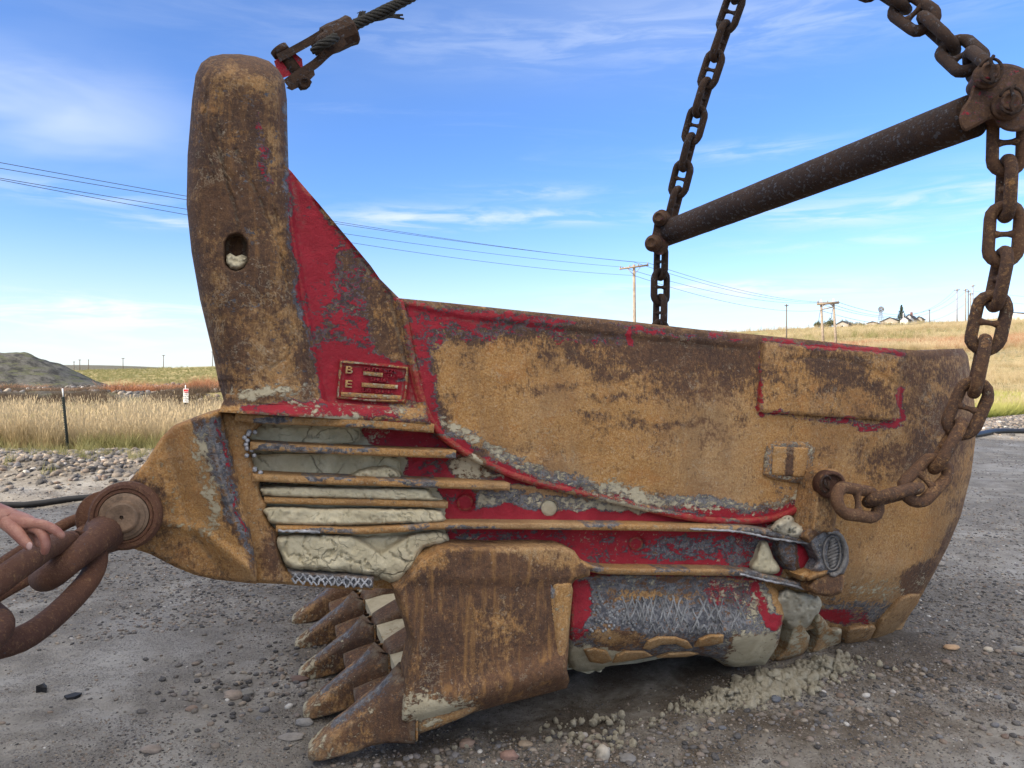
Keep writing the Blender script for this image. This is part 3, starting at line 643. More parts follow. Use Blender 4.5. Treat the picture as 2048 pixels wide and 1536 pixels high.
# floor of the bucket down to its lip
fl_a = [(-.42, .030, .18), (-.30, .02, .17), (0, .06, .2), (1.2, .10, .22), (2.6, .12, .26)]
org = np.array([-.36, 3.25, 0.]) ; secs = []
for s_, z0, z1 in ((-.10, .20, .245), (.0, .13, .27), (.25, .06, .28), (1.2, .03, .26), (2.3, .10, .27)):
    c = org+ALONG*s_
    A_, B_ = c-NRM*(.12 if s_ < .1 else .42), c-NRM*(WID-.1)
    secs.append(np.array([[A_[0], A_[1], z0], [B_[0], B_[1], z0], [B_[0], B_[1], z1], [A_[0], A_[1], z1]]))
mesh('bucket_floor', *loft(secs), M_STEEL, BUCKET, smooth=False, wearv=np.tile([0, .75, .4, .2], (20, 1)))
# big side shroud at the lip
shr = [(862, 1108), (878, 1097), (905, 1092), (1000, 1094), (1090, 1092), (1128, 1094), (1148, 1101), (1160, 1118), (1180, 1134), (1180, 1152), (1150, 1160), (1142, 1172), (1140, 1250), (1134, 1340), (1139, 1360), (1134, 1376), (1090, 1388), (1000, 1410), (900, 1439), (812, 1460), (803, 1452), (806, 1400), (812, 1350), (820, 1310), (824, 1285), (818, 1262), (804, 1225), (796, 1195), (789, 1178), (806, 1166), (826, 1142), (838, 1122)]
def shr_w(px, py, d):
    yb = np.interp(px, [800, 900, 1000, 1140], [1460, 1439, 1410, 1372]); b = yb-py
    return .140+.03*g2(px, b, 1000, 40, 300, 28)-.05*sstep(-b, -26, 4)+rnd(d, 10, .03)+.015*sstep(-py, -1180, -1150)+.012*fbm(px/70, py/90, 3, 6)-.004*np.exp(-((px-880+((py-1270)/60)**2*3)/3)**2)*(py > 1270)*(py < 1330)
def shr_wear(px, py):
    A = np.zeros(px.shape+(4,)); q = fbm(px/50, py/120, 4, 14); A[..., 2] = .80+.5*q
    A[..., 2] += .35*(g2(px, py, 950, 1120, 70, 50)+g2(px, py, 1100, 1350, 90, 22)); e = g2(px, py, 1000, 1098, 170, 12)+g2(px, py, 870, 1125, 40, 22); A[..., 2] -= .5*e
    A[..., 2] -= .4*g2(px, py, 1110, 1120, 50, 16); k = g2(px, py, 850, 1420, 90, 45)+.5*g2(px, py, 930, 1425, 70, 25); A[..., 1] = .62*k; A[..., 3] = .15*k
    A[..., 2] -= .25*g2(px, py, 1000, 1240, 60, 60); return A
relief('lip_shroud', shr, shr_w, 4, -.02, M_SHROUD, BUCKET, wv=shr_wear)
def blk(px, py): A = np.zeros(px.shape+(4,)); A[..., 2] = .15; A[..., 1] = .25; k = g2(px, py, 1098, 1185, 18, 22); A[..., 3] = .9*k; A[..., 0] = .7*g2(px, py, 1097, 1180, 7, 12); return A
relief('wedge_block', [(1098, 1166), (1142, 1164), (1146, 1180), (1138, 1260), (1130, 1330), (1112, 1330), (1106, 1260), (1100, 1200)], lambda px, py, d: .152+rnd(d, 6, .02)-.012*np.exp(-((px-1106-(py-1180)*.05)/4)**2), 3, .05, M_STEEL, BUCKET, wv=blk, uneven=.006)
relief('shroud_lug', [(1120, 1096), (1148, 1102), (1160, 1118), (1190, 1135), (1168, 1142), (1150, 1160), (1092, 1164), (1088, 1130), (1096, 1104)], lambda px, py, d: .148+rnd(d, 9, .03), 3.5, .02, M_STEEL, BUCKET, wv=const_wear(0, .1, .2, .05))
# lower side plate under the last flange, its weld hatching and wear strips
low = [(1140, 1152), (1200, 1148), (1480, 1150), (1532, 1160), (1556, 1180), (1568, 1230), (1556, 1290), (1530, 1330), (1470, 1334), (1430, 1316), (1380, 1308), (1320, 1312), (1260, 1322), (1220, 1332), (1180, 1340), (1150, 1338), (1136, 1320)]
def low_w(px, py, d):
    ly = 1150
    w_ = -.005+.045*sstep(py, 1160, 1255)-.20*np.clip((py-1262)/75, 0, 1)**1.4+.03*np.exp(-np.abs(py-ly)/12)
    return w_+rnd(d, 10, .03)+.03*g2(px, py, 1480, 1290, 45, 45)+.010*fbm(px/30, py/18, 4, 4)
relief('lower_side_plate', low, low_w, 4.2, -.4, M_STEEL, BUCKET, uneven=.006)
def on_low(px, py, up=.0015): return PL(px, py, low_w(np.float64(px), np.float64(py), np.float64(50))+up)
wl_ = []
def bead(a, b, r=.005, f=on_low, wob=1.5):
    k = 6; pts = [f(a[0]+(b[0]-a[0])*t+random.uniform(-wob, wob), a[1]+(b[1]-a[1])*t+random.uniform(-wob, wob)) for t in np.linspace(0, 1, k)]
    wl_.append(tube(pts, [r*random.uniform(.7, 1.15) for _ in range(k)], 6))
for k in range(17):
    x = 1246+k*14+random.uniform(-3, 3); hgt = 62 if k < 8 else 48
    if k in (9, 14): continue
    y0 = 1192+(0 if k < 8 else random.uniform(0, 26)); y1 = y0+hgt*random.uniform(.75, 1.05)
    bead((x, y0), (x+random.uniform(12, 20), y1)); bead((x+random.uniform(14, 20), y0+random.uniform(-4, 6)), (x+random.uniform(-2, 5), y1))
for k in range(9):
    x = 1296+k*17; bead((x, 1268), (x+9, 1248), .0042); bead((x+9, 1248), (x+17, 1268), .0042)
for k in range(70):
    px, py = random.gauss(1215, 28), random.gauss(1228, 22)
    if 1175 < px < 1290 and 1180 < py < 1280: wl_.append(lathe(on_low(px, py, .002), NRM, [(-.003, .008), (.003, .0065), (.005, .002)], 6))
o = mesh('weld_hatching', *join_geo(wl_), simple('dull_weld', (.21, .21, .21), .65, .55, 14.), BUCKET); o['kind'] = 'stuff'
wl_ = []
relief('weld_pad', [(575, 1141), (640, 1146), (748, 1154), (746, 1176), (690, 1173), (640, 1168), (590, 1160)], lambda px, py, d: .075+rnd(d, 5, .015), 3, 0, M_STEEL, BUCKET, wv=const_wear(.0, .15, .5, .9))
fpad = lambda x, y: PL(x, y, .082)
for k in range(11):
    x = 584+k*14.6; y = 1148+k*.9
    for a, b in (((0, 9), (7, 0)), ((7, 0), (14, 10)), ((0, 8), (7, 19)), ((7, 19), (14, 9))): bead((x+a[0]+random.uniform(-2, 2), y+a[1]+random.uniform(-2, 2)), (x+b[0]+random.uniform(-2, 2), y+b[1]+random.uniform(-2, 2)), random.uniform(.003, .0052), fpad, 1.3)
o = mesh('weld_diamonds', *join_geo(wl_), M_WELD, BUCKET); o['kind'] = 'stuff'
wl_ = []
for pts in ([(1380, 1058), (1430, 1060), (1480, 1064), (1530, 1074), (1580, 1082), (1620, 1086)], [(1480, 1148), (1530, 1160), (1580, 1170), (1625, 1182)], [(556, 1062), (590, 1062), (640, 1064)]):
    q = resample(pts, 5, False); wl_.append(tube([PL(x, y+random.uniform(-1, 1), .098+taper(y)) for x, y in q], [random.uniform(.004, .0075) for _ in q], 6))
o = mesh('weld_seams', *join_geo(wl_), M_WELD, BUCKET); o['kind'] = 'stuff'
wst = const_wear(0, .25, .12, .05)
for pts in ([(1168, 1300), (1190, 1296), (1214, 1302), (1225, 1322), (1205, 1328), (1180, 1324)], [(1226, 1326), (1234, 1310), (1252, 1302), (1290, 1302), (1306, 1312), (1270, 1320)], [(1288, 1298), (1296, 1282), (1316, 1274), (1352, 1274), (1376, 1282), (1386, 1296), (1372, 1298), (1352, 1288), (1322, 1290), (1300, 1300)], [(1390, 1294), (1400, 1278), (1420, 1270), (1448, 1270), (1446, 1286), (1418, 1292)], [(1316, 1316), (1338, 1306), (1380, 1304), (1400, 1308), (1372, 1314)]):
    relief('wear_strip', pts, lambda px, py, d: low_w(px, py, d*0+50)+.028+rnd(d, 5, .012), 2.6, -.2, M_STEEL, BUCKET, wv=wst)
# heel shrouds
def heel_wear(px, py): A = np.zeros(px.shape+(4,)); A[..., 1] = .60+.5*fbm(px/20, py/20, 3, 5); A[..., 2] = .25; A[..., 1] -= .5*sstep(py, 1262, 1275)*(np.abs(fbm(px/30, py/30, 2, 1))); return A
for i, pts in enumerate(([(1488, 1262), (1502, 1232), (1512, 1208), (1526, 1222), (1540, 1250), (1548, 1268), (1540, 1306), (1522, 1328), (1484, 1336), (1450, 1332), (1430, 1318), (1470, 1300)],
                         [(1580, 1268), (1590, 1236), (1604, 1232), (1612, 1262), (1620, 1272), (1616, 1296), (1602, 1312), (1560, 1323), (1545, 1321), (1568, 1300)],
                         [(1634, 1272), (1628, 1240), (1636, 1226), (1650, 1240), (1660, 1256), (1684, 1258), (1682, 1284), (1668, 1300), (1636, 1308), (1618, 1306), (1628, 1292)],
                         [(1692, 1262), (1700, 1254), (1748, 1250), (1752, 1256), (1738, 1284), (1716, 1298), (1680, 1302), (1686, 1290)])):
    relief('heel_shroud', pts, lambda px, py, d: near_w(px, py)*.85+.05+rnd(d, 9, .035)+.02*fbm(px/14, py/14, 3, 3)*(py < 1265), 3.2, -.6, M_STEEL, BUCKET, wv=heel_wear if i < 3 else const_wear(0, .35, .35, .2), uneven=.007)
relief('heel_edge', [(1843, 1188), (1822, 1188), (1800, 1196), (1782, 1216), (1760, 1240), (1752, 1262), (1736, 1286), (1738, 1297), (1776, 1274), (1812, 1240), (1836, 1206)], lambda px, py, d: near_w(px, py)*.9+.05+rnd(d, 10, .03), 3.4, -.7, M_SHROUD, BUCKET, wv=const_wear(0, .1, .35, .05))
# add-on plates
def plate(name, pts, h, wv='wear', r=5, res=4.5, mat=M_STEEL, extra=0): return relief(name, pts, lambda px, py, d: near_w(px, py)+.03+.03*g2(px, py, 1350, 830, 420, 170)+h+rnd(d, r, .012)+(extra(px, py) if extra else 0), res, -.1, mat, BUCKET, wv=wv)
plate('wear_plate', [(1528, 684), (1600, 690), (1740, 702), (1808, 714), (1806, 740), (1792, 842), (1650, 833), (1519, 824), (1522, 750)], .022,
      extra=lambda px, py: -.006*np.exp(-((py-(716+((px-1640)/150)**2*52*(px > 1640)+((px-1640)/120)**2*14*(px <= 1640)))/4)**2)*(px > 1560))
plate('weld_frame', [(1536, 892), (1552, 882), (1616, 884), (1630, 896), (1626, 930), (1616, 964), (1590, 966), (1546, 958), (1528, 950), (1530, 915)], .010, wv=const_wear(0, .35, .45, .5), r=9, res=3.4)
plate('patch_plate', [(1546, 892), (1618, 894), (1611, 957), (1542, 950)], .018, wv=lambda px, py: (lambda A: A)(np.stack([px*0, px*0+.1, .12+1.1*np.exp(-((px-1579+(py-920)*.05)/7)**2), px*0], -1)), r=5, res=3.2)
# name plate
def npw(px, py, d): return .018+rnd(d, 4, .006)+.035*sstep(py, 790, 838)+.016*np.exp(-((d-5)/3.2)**2)
NPO = [(679, 719), (750, 725), (819, 732), (817, 770), (812, 807), (740, 805), (671, 799), (674, 760)]
def np_wear(px, py):
    A = np.zeros(px.shape+(4,)); d, _ = pdist(px, py, NPO); e = np.exp(-((d-4)/3.)**2); A[..., 0] = .97-.75*e*(fbm(px/9, py/9, 2, 3) > -.08); A[..., 1] = .5*e*(fbm(px/20, py/9, 2, 4) > -.05); A[..., 2] = .1; A[..., 3] = .8*g2(px, py, 803, 760, 18, 8)
    A[..., 0] -= .6*g2(px, py, 803, 760, 18, 8)
    return A
relief('name_plate', NPO, npw, 2.4, -.06, M_STEEL, BUCKET, wv=np_wear, uneven=.001)
M_LETTER = rust('letter_steel', False, (.12, .35, .2, .25), 1.15); M_LETTERRED = rust('letter_red_steel', False, (.62, .25, .3, .2), 1.1)
ex = PL(745, 765, .03)-PL(744, 765, .03); pxm = np.linalg.norm(PL(819, 732, .03)-PL(679, 719, .03))/140.6
XA = V((PL(819, 732, .03)-PL(679, 719, .03))).normalized(); ZA = Vector((0, 0, 1)); ZA = (ZA-XA*ZA.dot(XA)).normalized(); NA = XA.cross(ZA)
def raised_text(s, px, py, size, mat, name='letters', sx=1., dep=.003):
    cu = bpy.data.curves.new(name, 'FONT'); cu.body = s; cu.size = size*pxm*1.38; cu.extrude = dep; cu.bevel_depth = .0007; cu.space_character = 1.12
    tmp = bpy.data.objects.new('tmp', cu); COL.objects.link(tmp); bpy.context.view_layer.update()
    me = bpy.data.meshes.new_from_object(tmp.evaluated_get(bpy.context.evaluated_depsgraph_get())); bpy.data.objects.remove(tmp)
    me.name = name; me.materials.clear(); me.materials.append(mat)
    o = link(name, me, BUCKET); base = V(PL(px, py, .031))
    M_ = Matrix((XA, ZA, NA)).transposed().to_4x4() @ Matrix.Diagonal((sx, 1, 1, 1))
    M_.translation = base-origin(BUCKET); o.matrix_basis = M_; return o
raised_text('B', 689, 746, 15, M_LETTER, sx=1.35, dep=.006); raised_text('E', 688, 774, 15, M_LETTER, sx=1.5, dep=.006)
raised_text('DUTY SIZE', 727, 741, 7.6, M_LETTERRED, sx=1.2, dep=.006); raised_text('CU YD', 774, 754, 6.6, M_LETTERRED, sx=1.1)
raised_text('SERIAL', 740, 762, 7.4, M_LETTERRED, sx=1.15, dep=.006); raised_text('LID', 724, 783, 7.2, M_LETTERRED, sx=1.1, dep=.006); raised_text('SERIAL', 750, 786, 7.2, M_LETTERRED, sx=1.15, dep=.006)
for pts in ([(727, 742), (766, 746), (765, 754), (727, 750)], [(724, 765), (796, 770), (795, 778), (724, 774)], [(682, 784), (803, 791), (802, 800), (682, 793)]):
    relief('number_bar', pts, lambda px, py, d: .036+.01*sstep(py, 790, 838)+rnd(d, 2, .003), 2.2, .015, M_LETTER, BUCKET, wv=None, uneven=.002)
# plugs
for (px, py, r), wv in (((930, 1005, 16.5), const_wear(.95, .05, .3, .1)), ((1098, 1017, 15.5), const_wear(0, 1, 0, 0)), ((1272, 1087, 14), const_wear(.62, .2, .4, .5))):
    P_ = [(px+r*math.cos(t), py+r*math.sin(t)) for t in np.linspace(0, 2*math.pi, 24, endpoint=False)]
    relief('round_plug', P_, lambda X, Y, d: near_w(X, Y)-.022+rnd(d, 4, .006)+.004*fbm(X/5, Y/5, 3, 2), 2.6, -.1, M_STEEL, BUCKET, wv=wv, uneven=.001)
# mud packed in the pockets
def rag(pts, amp, step=7, seed=0):
    Q = resample(pts, step, True, True); i = np.arange(len(Q)); return [(x+amp*2*float(fbm(np.float64(x/9), np.float64(y/9), 3, seed)), y+amp*2*float(fbm(np.float64(x/9+50), np.float64(y/9), 3, seed+1))) for x, y in Q]
def pack(pts, h, amp=3, lump=.03, seed=0, res=3.4, edge=10, back=-.08, ls=30, mat=M_MUD, extra=None):
    def f(px, py, d):
        q = fbm(px/ls, py/ls, 5, 40+seed); rr = np.abs(fbm(px/(ls*.7), py/(ls*.7), 4, 60+seed))
        return near_w(px, py)+h+rnd(d, edge, h*.8+.01)+lump*q*1.6-lump*.5*np.exp(-(rr/.02)**2)+.006*fbm(px/5, py/5, 3, 3)+(extra(px, py) if extra else 0)
    return relief('dried_mud', rag(pts, amp, seed=seed), f, res, back, mat, BUCKET, wv=None, uneven=.002)
pack([(520, 974), (600, 972), (700, 974), (800, 975), (852, 977), (866, 992), (880, 1003), (700, 999), (540, 994), (524, 988)], .062, 1.5, .016, 1, edge=7)
pack([(530, 1014), (640, 1015), (760, 1016), (870, 1018), (886, 1030), (884, 1046), (780, 1050), (640, 1053), (550, 1050), (532, 1034)], .075, 1.5, .018, 2, edge=8)
pack([(556, 1072), (590, 1067), (660, 1068), (740, 1068), (800, 1066), (880, 1060), (898, 1075), (884, 1090), (850, 1098), (836, 1120), (820, 1146), (790, 1168), (740, 1152), (640, 1142), (580, 1136), (562, 1110), (552, 1090)], .078, 3, .036, 3, edge=12, ls=60,
     extra=lambda px, py: -.055*(1-sstep(py-1062-np.clip(70-np.abs(px-762)*1.0, 0, 70)*.62, -8, 8))*(np.abs(px-762) < 70))
pack([(700, 955), (715, 944), (740, 936), (772, 932), (792, 940), (800, 956), (760, 960)], .03, 3, .03, 4, edge=8, ls=16, back=-.12)
pack([(505, 850), (560, 846), (700, 852), (720, 868), (700, 886), (560, 884), (502, 878)], -.048, 1, .012, 5, edge=3, back=-.12); pack([(510, 912), (640, 908), (780, 914), (800, 934), (780, 958), (560, 950), (516, 940)], -.046, 1, .012, 6, edge=3, back=-.12)
pack([(1500, 1140), (1512, 1110), (1522, 1082), (1532, 1082), (1545, 1110), (1560, 1142), (1530, 1150)], .045, 2, .02, 7, edge=10, ls=22)
pack([(1540, 1064), (1552, 1040), (1575, 1030), (1592, 1042), (1615, 1048), (1638, 1056), (1636, 1080), (1590, 1078)], .12, 5, .05, 8, edge=16, ls=22, mat=M_CLOD)
pack([(1560, 1180), (1600, 1184), (1640, 1196), (1640, 1220), (1620, 1250), (1600, 1262), (1580, 1262), (1566, 1240), (1552, 1262), (1530, 1230)], .09, 4, .04, 9, edge=14, ls=20, mat=M_CLOD, back=-.35)
pack([(1484, 1270), (1496, 1240), (1504, 1216), (1512, 1204), (1524, 1226), (1544, 1262), (1530, 1276)], .085, 4, .035, 10, edge=12, ls=16, back=-.4)
pack([(1140, 1312), (1165, 1305), (1180, 1322), (1210, 1330), (1200, 1342), (1150, 1342)], .06, 4, .03, 11, edge=10, ls=16, back=-.4)
# trunnion on the side with its lug for the hoist chain
TW = .20
relief('trunnion_lug', [(1634, 962), (1640, 946), (1656, 938), (1676, 940), (1690, 954), (1692, 978), (1682, 1002), (1674, 1024), (1668, 1066), (1622, 1062), (1628, 1010)], lambda px, py, d: TW-.02+rnd(d, 9, .02), 3, 0, M_STEEL, BUCKET, wv=const_wear(.05, .2, .45, .15))
c = PL(1655, 968, TW-.02)
mesh('trunnion_pin', *lathe(c, NRM+np.array([-.25, 0, .05]), [(-.02, .066), (.045, .066), (.055, .060), (.055, .048), (.040, .046), (.040, .001)], 30), M_DRAG, BUCKET)
th = np.linspace(.6, 5.4, 20); cpin = PL(1652, 968, TW+.035)
mesh('keeper_ring', *tube([cpin+.030*math.cos(t)*ALONG+np.array([0, 0, .038*math.sin(t)]) for t in th], .0055, 8), M_PIPE, BUCKET)
mesh('keeper_ring', *tube([cpin+np.array([-.008, 0, .02]), cpin+np.array([-.004, -.01, -.01]), cpin+np.array([.006, -.01, -.025]), cpin+np.array([.012, 0, .012])], .006, 8), M_PIPE, BUCKET)
hub_wear = const_wear(0, .22, .7, .8)
relief('trunnion_hub', [(1612, 1072), (1622, 1058), (1646, 1052), (1668, 1056), (1686, 1070), (1697, 1094), (1698, 1124), (1688, 1148), (1668, 1156), (1640, 1150), (1618, 1142), (1632, 1120), (1620, 1096)], lambda px, py, d: .14+rnd(d, 12, .05)-.03*g2(px, py, 1668, 1108, 18, 38), 3, 0, M_SHROUD, BUCKET, wv=hub_wear)
hw = []
HC = lambda t, rx, ry: (1664+rx*math.cos(t), 1106+ry*math.sin(t))
hw.append(tube([PL(*HC(t, 27, 43), .155) for t in np.linspace(-1.9, 1.7, 26)], [random.uniform(.009, .013) for _ in range(26)], 8))
hw.append(tube([PL(*HC(t, 17, 34), .142) for t in np.linspace(0, 6.28, 26)], .005, 6))
for k in range(9):
    y = 1080+k*6.6; hw.append(tube([PL(1654+abs(k-4)*1.2, y+4, .125), PL(1666, y-2, .132), PL(1678-abs(k-4)*1.2, y-6, .125)], [.006, .009, .006], 6))
o = mesh('weld_build_up', *join_geo(hw), simple('grey_weld', (.19, .175, .16), .65, .5, 30.), BUCKET); o['kind'] = 'stuff'
relief('hub_cap', [(1604, 1074), (1612, 1058), (1636, 1049), (1662, 1051), (1684, 1062), (1672, 1066), (1648, 1064), (1630, 1074), (1618, 1086)], lambda px, py, d: .17+rnd(d, 8, .03), 3, .1, M_SHROUD, BUCKET, wv=const_wear(0, .05, .7, .3))
relief('hub_block', [(1614, 1172), (1628, 1158), (1650, 1148), (1690, 1150), (1686, 1186), (1660, 1194), (1632, 1190), (1618, 1182)], lambda px, py, d: .15+rnd(d, 9, .04), 3, -.05, M_SHROUD, BUCKET, wv=const_wear(0, .2, .75, .1))
relief('hub_wedge', [(1592, 1148), (1610, 1140), (1626, 1146), (1622, 1160), (1604, 1162)], lambda px, py, d: .13+rnd(d, 8, .04), 2.8, 0, M_STEEL, BUCKET, wv=const_wear(0, .3, .1, .1))
relief('hub_wedge', [(1612, 1154), (1630, 1144), (1656, 1140), (1652, 1150), (1630, 1158), (1616, 1162)], lambda px, py, d: .165+rnd(d, 7, .03), 2.8, 0, M_SHROUD, BUCKET, wv=const_wear(0, .1, .4, .1))
relief('hub_web', [(1556, 1074), (1590, 1082), (1614, 1094), (1622, 1118), (1610, 1140), (1588, 1150), (1566, 1132), (1552, 1100)], lambda px, py, d: .06+rnd(d, 16, .05)+.02*g2(px, py, 1580, 1110, 16, 24), 3.2, -.1, M_STEEL, BUCKET,
       wv=lambda px, py: np.stack([.95*sstep(px-(py-1100)*.1, 1590, 1600), px*0+.1, px*0+.9, .55*(px < 1592)], -1))
# ---------------------------------------------------------------- teeth
def rsec(xc, hw_, z0, z1, e=.5, k=18, yoff=0):
    th = np.linspace(0, 2*np.pi, k, endpoint=False); c, s_ = np.cos(th), np.sin(th)
    return np.stack([np.full(k, xc), yoff+hw_*np.sign(c)*np.abs(c)**e, (z0+z1)/2+(z1-z0)/2*np.sign(s_)*np.abs(s_)**e], 1)
def nz(v, amp, f, seed):
    v = np.array(v); return v+amp*np.stack([fbm(v[:, 0]*f+seed, v[:, 1]*f+v[:, 2]*f*1.3, 3, 1), fbm(v[:, 0]*f+seed+9, v[:, 1]*f-v[:, 2]*f, 3, 2), fbm(v[:, 0]*f+30+seed, v[:, 1]*f+v[:, 2]*f*.7, 3, 4)], 1)
# tooth frame: x back towards the bucket, y across, z up; tip at the origin
TIP = [(0.0, .040, -.012, .010), (.010, .052, -.016, .022), (.05, .056, -.018, .050), (.11, .060, -.010, .092), (.17, .065, .004, .134), (.23, .071, .016, .172), (.27, .078, .020, .200), (.31, .092, .012, .236), (.335, .100, .010, .256)]
ADP = [(.30, .056, .055, .180), (.345, .060, .055, .196), (.368, .064, .055, .206), (.384, .084, .040, .262), (.46, .092, .055, .300), (.56, .092, .085, .35), (.68, .074, .125, .39), (.80, .050, .17, .41), (.90, .03, .22, .40)]
def interp_secs(tab, n):
    T_ = np.array(tab); xs = np.linspace(T_[0, 0], T_[-1, 0], n); return [[x]+[np.interp(x, T_[:, 0], T_[:, c]) for c in (1, 2, 3)] for x in xs]
def tip_geo():
    secs = [rsec(*s_, e=.34, k=28) for s_ in interp_secs(TIP, 26)]
    # the rear edge dips in a wave on top and sides
    for i, s_ in enumerate(secs):
        x = s_[:, 0]; lat = np.abs(s_[:, 1])/.08
        if i > 18: s_[:, 0] += (i-18)/7*(.035*(lat > .8)-.02*(lat < .4))
        crease = np.exp(-((s_[:, 1])/.03)**2)*(s_[:, 2] > np.median(s_[:, 2])); s_[:, 2] += .012*crease*(x > .05)
    v, f = loft(secs); return nz(nz(v, .010, 12, 3), .004, 45, 7), f
tip_v, tip_f = tip_geo(); tip_v = tip_v*np.array([1, 1.18, 1])
adp_v, adp_f = loft([rsec(*s_, e=.36, k=24) for s_ in interp_secs(ADP, 44)]); adp_v = nz(adp_v, .008, 9, 5)*np.array([1, 1.22, 1])
T0 = np.array([(618-CX)/F*3.085, 3.085, .0]); STEP = .455
def tooth_wear_tip(v):
    A = np.zeros((len(v), 4)); x = v[:, 0]; q = fbm(v[:, 0]*30, v[:, 2]*30+v[:, 1]*22, 4, 6)
    A[:, 1] = np.clip(.56-(x-.02)*2.6, 0, 1)+1.1*q*(x < .26); A[:, 2] = .66+.3*(x > .25)+.8*q; top = np.exp(-(v[:, 1]/.05)**2)*(x > .08)*(v[:, 2] > x*.42); A[:, 3] = .75*top*(x < .30); A[:, 2] = np.where(top > .5, .9, A[:, 2]); return A
def tooth_wear_adp(v):
    A = np.zeros((len(v), 4)); x = v[:, 0]; q = fbm(v[:, 0]*14, v[:, 2]*14+v[:, 1]*14, 4, 8)
    A[:, 2] = .95+.6*q; low = v[:, 2] < np.interp(x, [.3, .46, .68, .95], [.12, .15, .23, .28]); A[:, 2] = np.where(low, .35, A[:, 2]); A[:, 1] = np.where(low, .35+q, .05); return A
M_TOOTH = rust('worn_tooth_steel', True, tint=1.0, streak=.2)
def tooth_place(v, i, rz=0., lift=0.):
    r_ = np.array([[math.cos(rz), -math.sin(rz), 0], [math.sin(rz), math.cos(rz), 0], [0, 0, 1]]); v = v@r_.T
    base = T0-NRM*(STEP*i+(.03 if i == 0 else 0))
    return base+v[:, :1]*ALONG+v[:, 1:2]*NRM+np.array([0, 0, 1.])*v[:, 2:3]+np.array([0, 0, lift])
for i in range(5):
    rz = (.03, -.02, .02, 0, -.02)[i]; lf = (.02, .0, .0, .0, .0)[i]; sc_ = (1.12, 1, 1, 1, 1)[i]
    a_ = mesh('tooth', tooth_place(adp_v*sc_, i, rz, lf), adp_f, M_TOOTH, BUCKET, wearv=tooth_wear_adp(adp_v))
    mesh('tooth_tip', tooth_place(tip_v*sc_, i, rz, lf), tip_f, M_TOOTH, a_, wearv=tooth_wear_tip(tip_v))
    # pale locking collar edge between tip and adapter
    ring_ = rsec(.345, .112, .020, .240, .34, 26)*np.array([1, 1, 1]); ring_[:, 0] += .03*(np.abs(ring_[:, 1]) > .066)-.018*(np.abs(ring_[:, 1]) < .03)
    mesh('tooth_collar', *tube(tooth_place(ring_*sc_, i, rz, lf), .006, 6, True), M_TOOTH, a_, wearv=np.tile([0, .3, .5, .4], (26*6, 1)))
# wedge shaped lip shrouds between the teeth
for i in range(4):
    secs = []
    for x, hw_, z0, z1 in ((.24, .05, .085, .10), (.28, .12, .085, .125), (.36, .135, .09, .165), (.50, .135, .12, .235), (.66, .135, .17, .30), (.80, .135, .20, .33)): secs.append(rsec(x, hw_, z0, z1, .25, 20))
    v, f = loft(secs); v[:, 0] += .55*np.abs(v[:, 1])*(v[:, 0] < .3)*-1+.0
    v = nz(v, .006, 8, i); wv_ = np.zeros((len(v), 4)); wv_[:, 2] = .72; wv_[:, 1] = .12+.62*sstep(v[:, 0], .56, .68)+.5*fbm(v[:, 0]*20, v[:, 1]*20, 3, i)
    mesh('lip_guard', tooth_place(v, i+.5), f, M_TOOTH, BUCKET, wearv=wv_)
# plate of the lip itself, coated with pale dust
v, f = loft([rsec(x, .95, z0, z1, .12, 20, -1.03) for x, z0, z1 in ((.52, .13, .17), (.60, .13, .24), (.85, .18, .32), (.98, .18, .36))])
mesh('lip_plate', tooth_place(nz(v, .02, 9, 3), 0), f, M_STEEL, BUCKET, smooth=False, wearv=np.tile([0, .36, .5, .1], (len(v), 1)))
# ---------------------------------------------------------------- chains, spreader bar, rope
def rrect_loop(L, Wd, d, n=9):
    r = (Wd-d)/2; s = (L-Wd)/2; pts = []
    for a in np.linspace(-90, 90, n): pts.append((s+r*math.cos(R(a)), r*math.sin(R(a)), 0))
    for a in np.linspace(90, 270, n): pts.append((-s+r*math.cos(R(a)), r*math.sin(R(a)), 0))
    return pts
def link_mesh(L, Wd, d, mat, name='link'):
    v, f = tube(rrect_loop(L, Wd, d), [d/2*(1+.05*math.sin(i*1.7)) for i in range(18)], 12, True); v = nz(v, .004, 20, 2)
    me = bpy.data.meshes.new(name); me.from_pydata(v.tolist(), [], f); me.polygons.foreach_set('use_smooth', [True]*len(f)); me.materials.append(mat); return me
def stud_mesh(Wd, d, mat):
    h = Wd/2-d*.75; v, f = tube([(0, y, 0) for y in np.linspace(-h, h, 7)], [d*.30*k for k in (1.5, 1.1, .8, .75, .8, 1.1, 1.5)], 8)
    me = bpy.data.meshes.new('stud'); me.from_pydata(v.tolist(), [], f); me.polygons.foreach_set('use_smooth', [True]*len(f)); me.materials.append(mat); return me
LK = (.325, .178, .056)
def frames(path, step):
    P = resample([tuple(p) for p in path], .01, False); s = np.concatenate([[0], np.cumsum(np.linalg.norm(np.diff(P, axis=0), axis=1))])
    n = int((s[-1])/step); out = []
    at = lambda q: np.array([np.interp(q, s, P[:, i]) for i in range(3)])
    for i in range(n):
        c = (i+.5)*step; out.append((at(c), at(c+step/2)-at(c-step/2)))
    return out
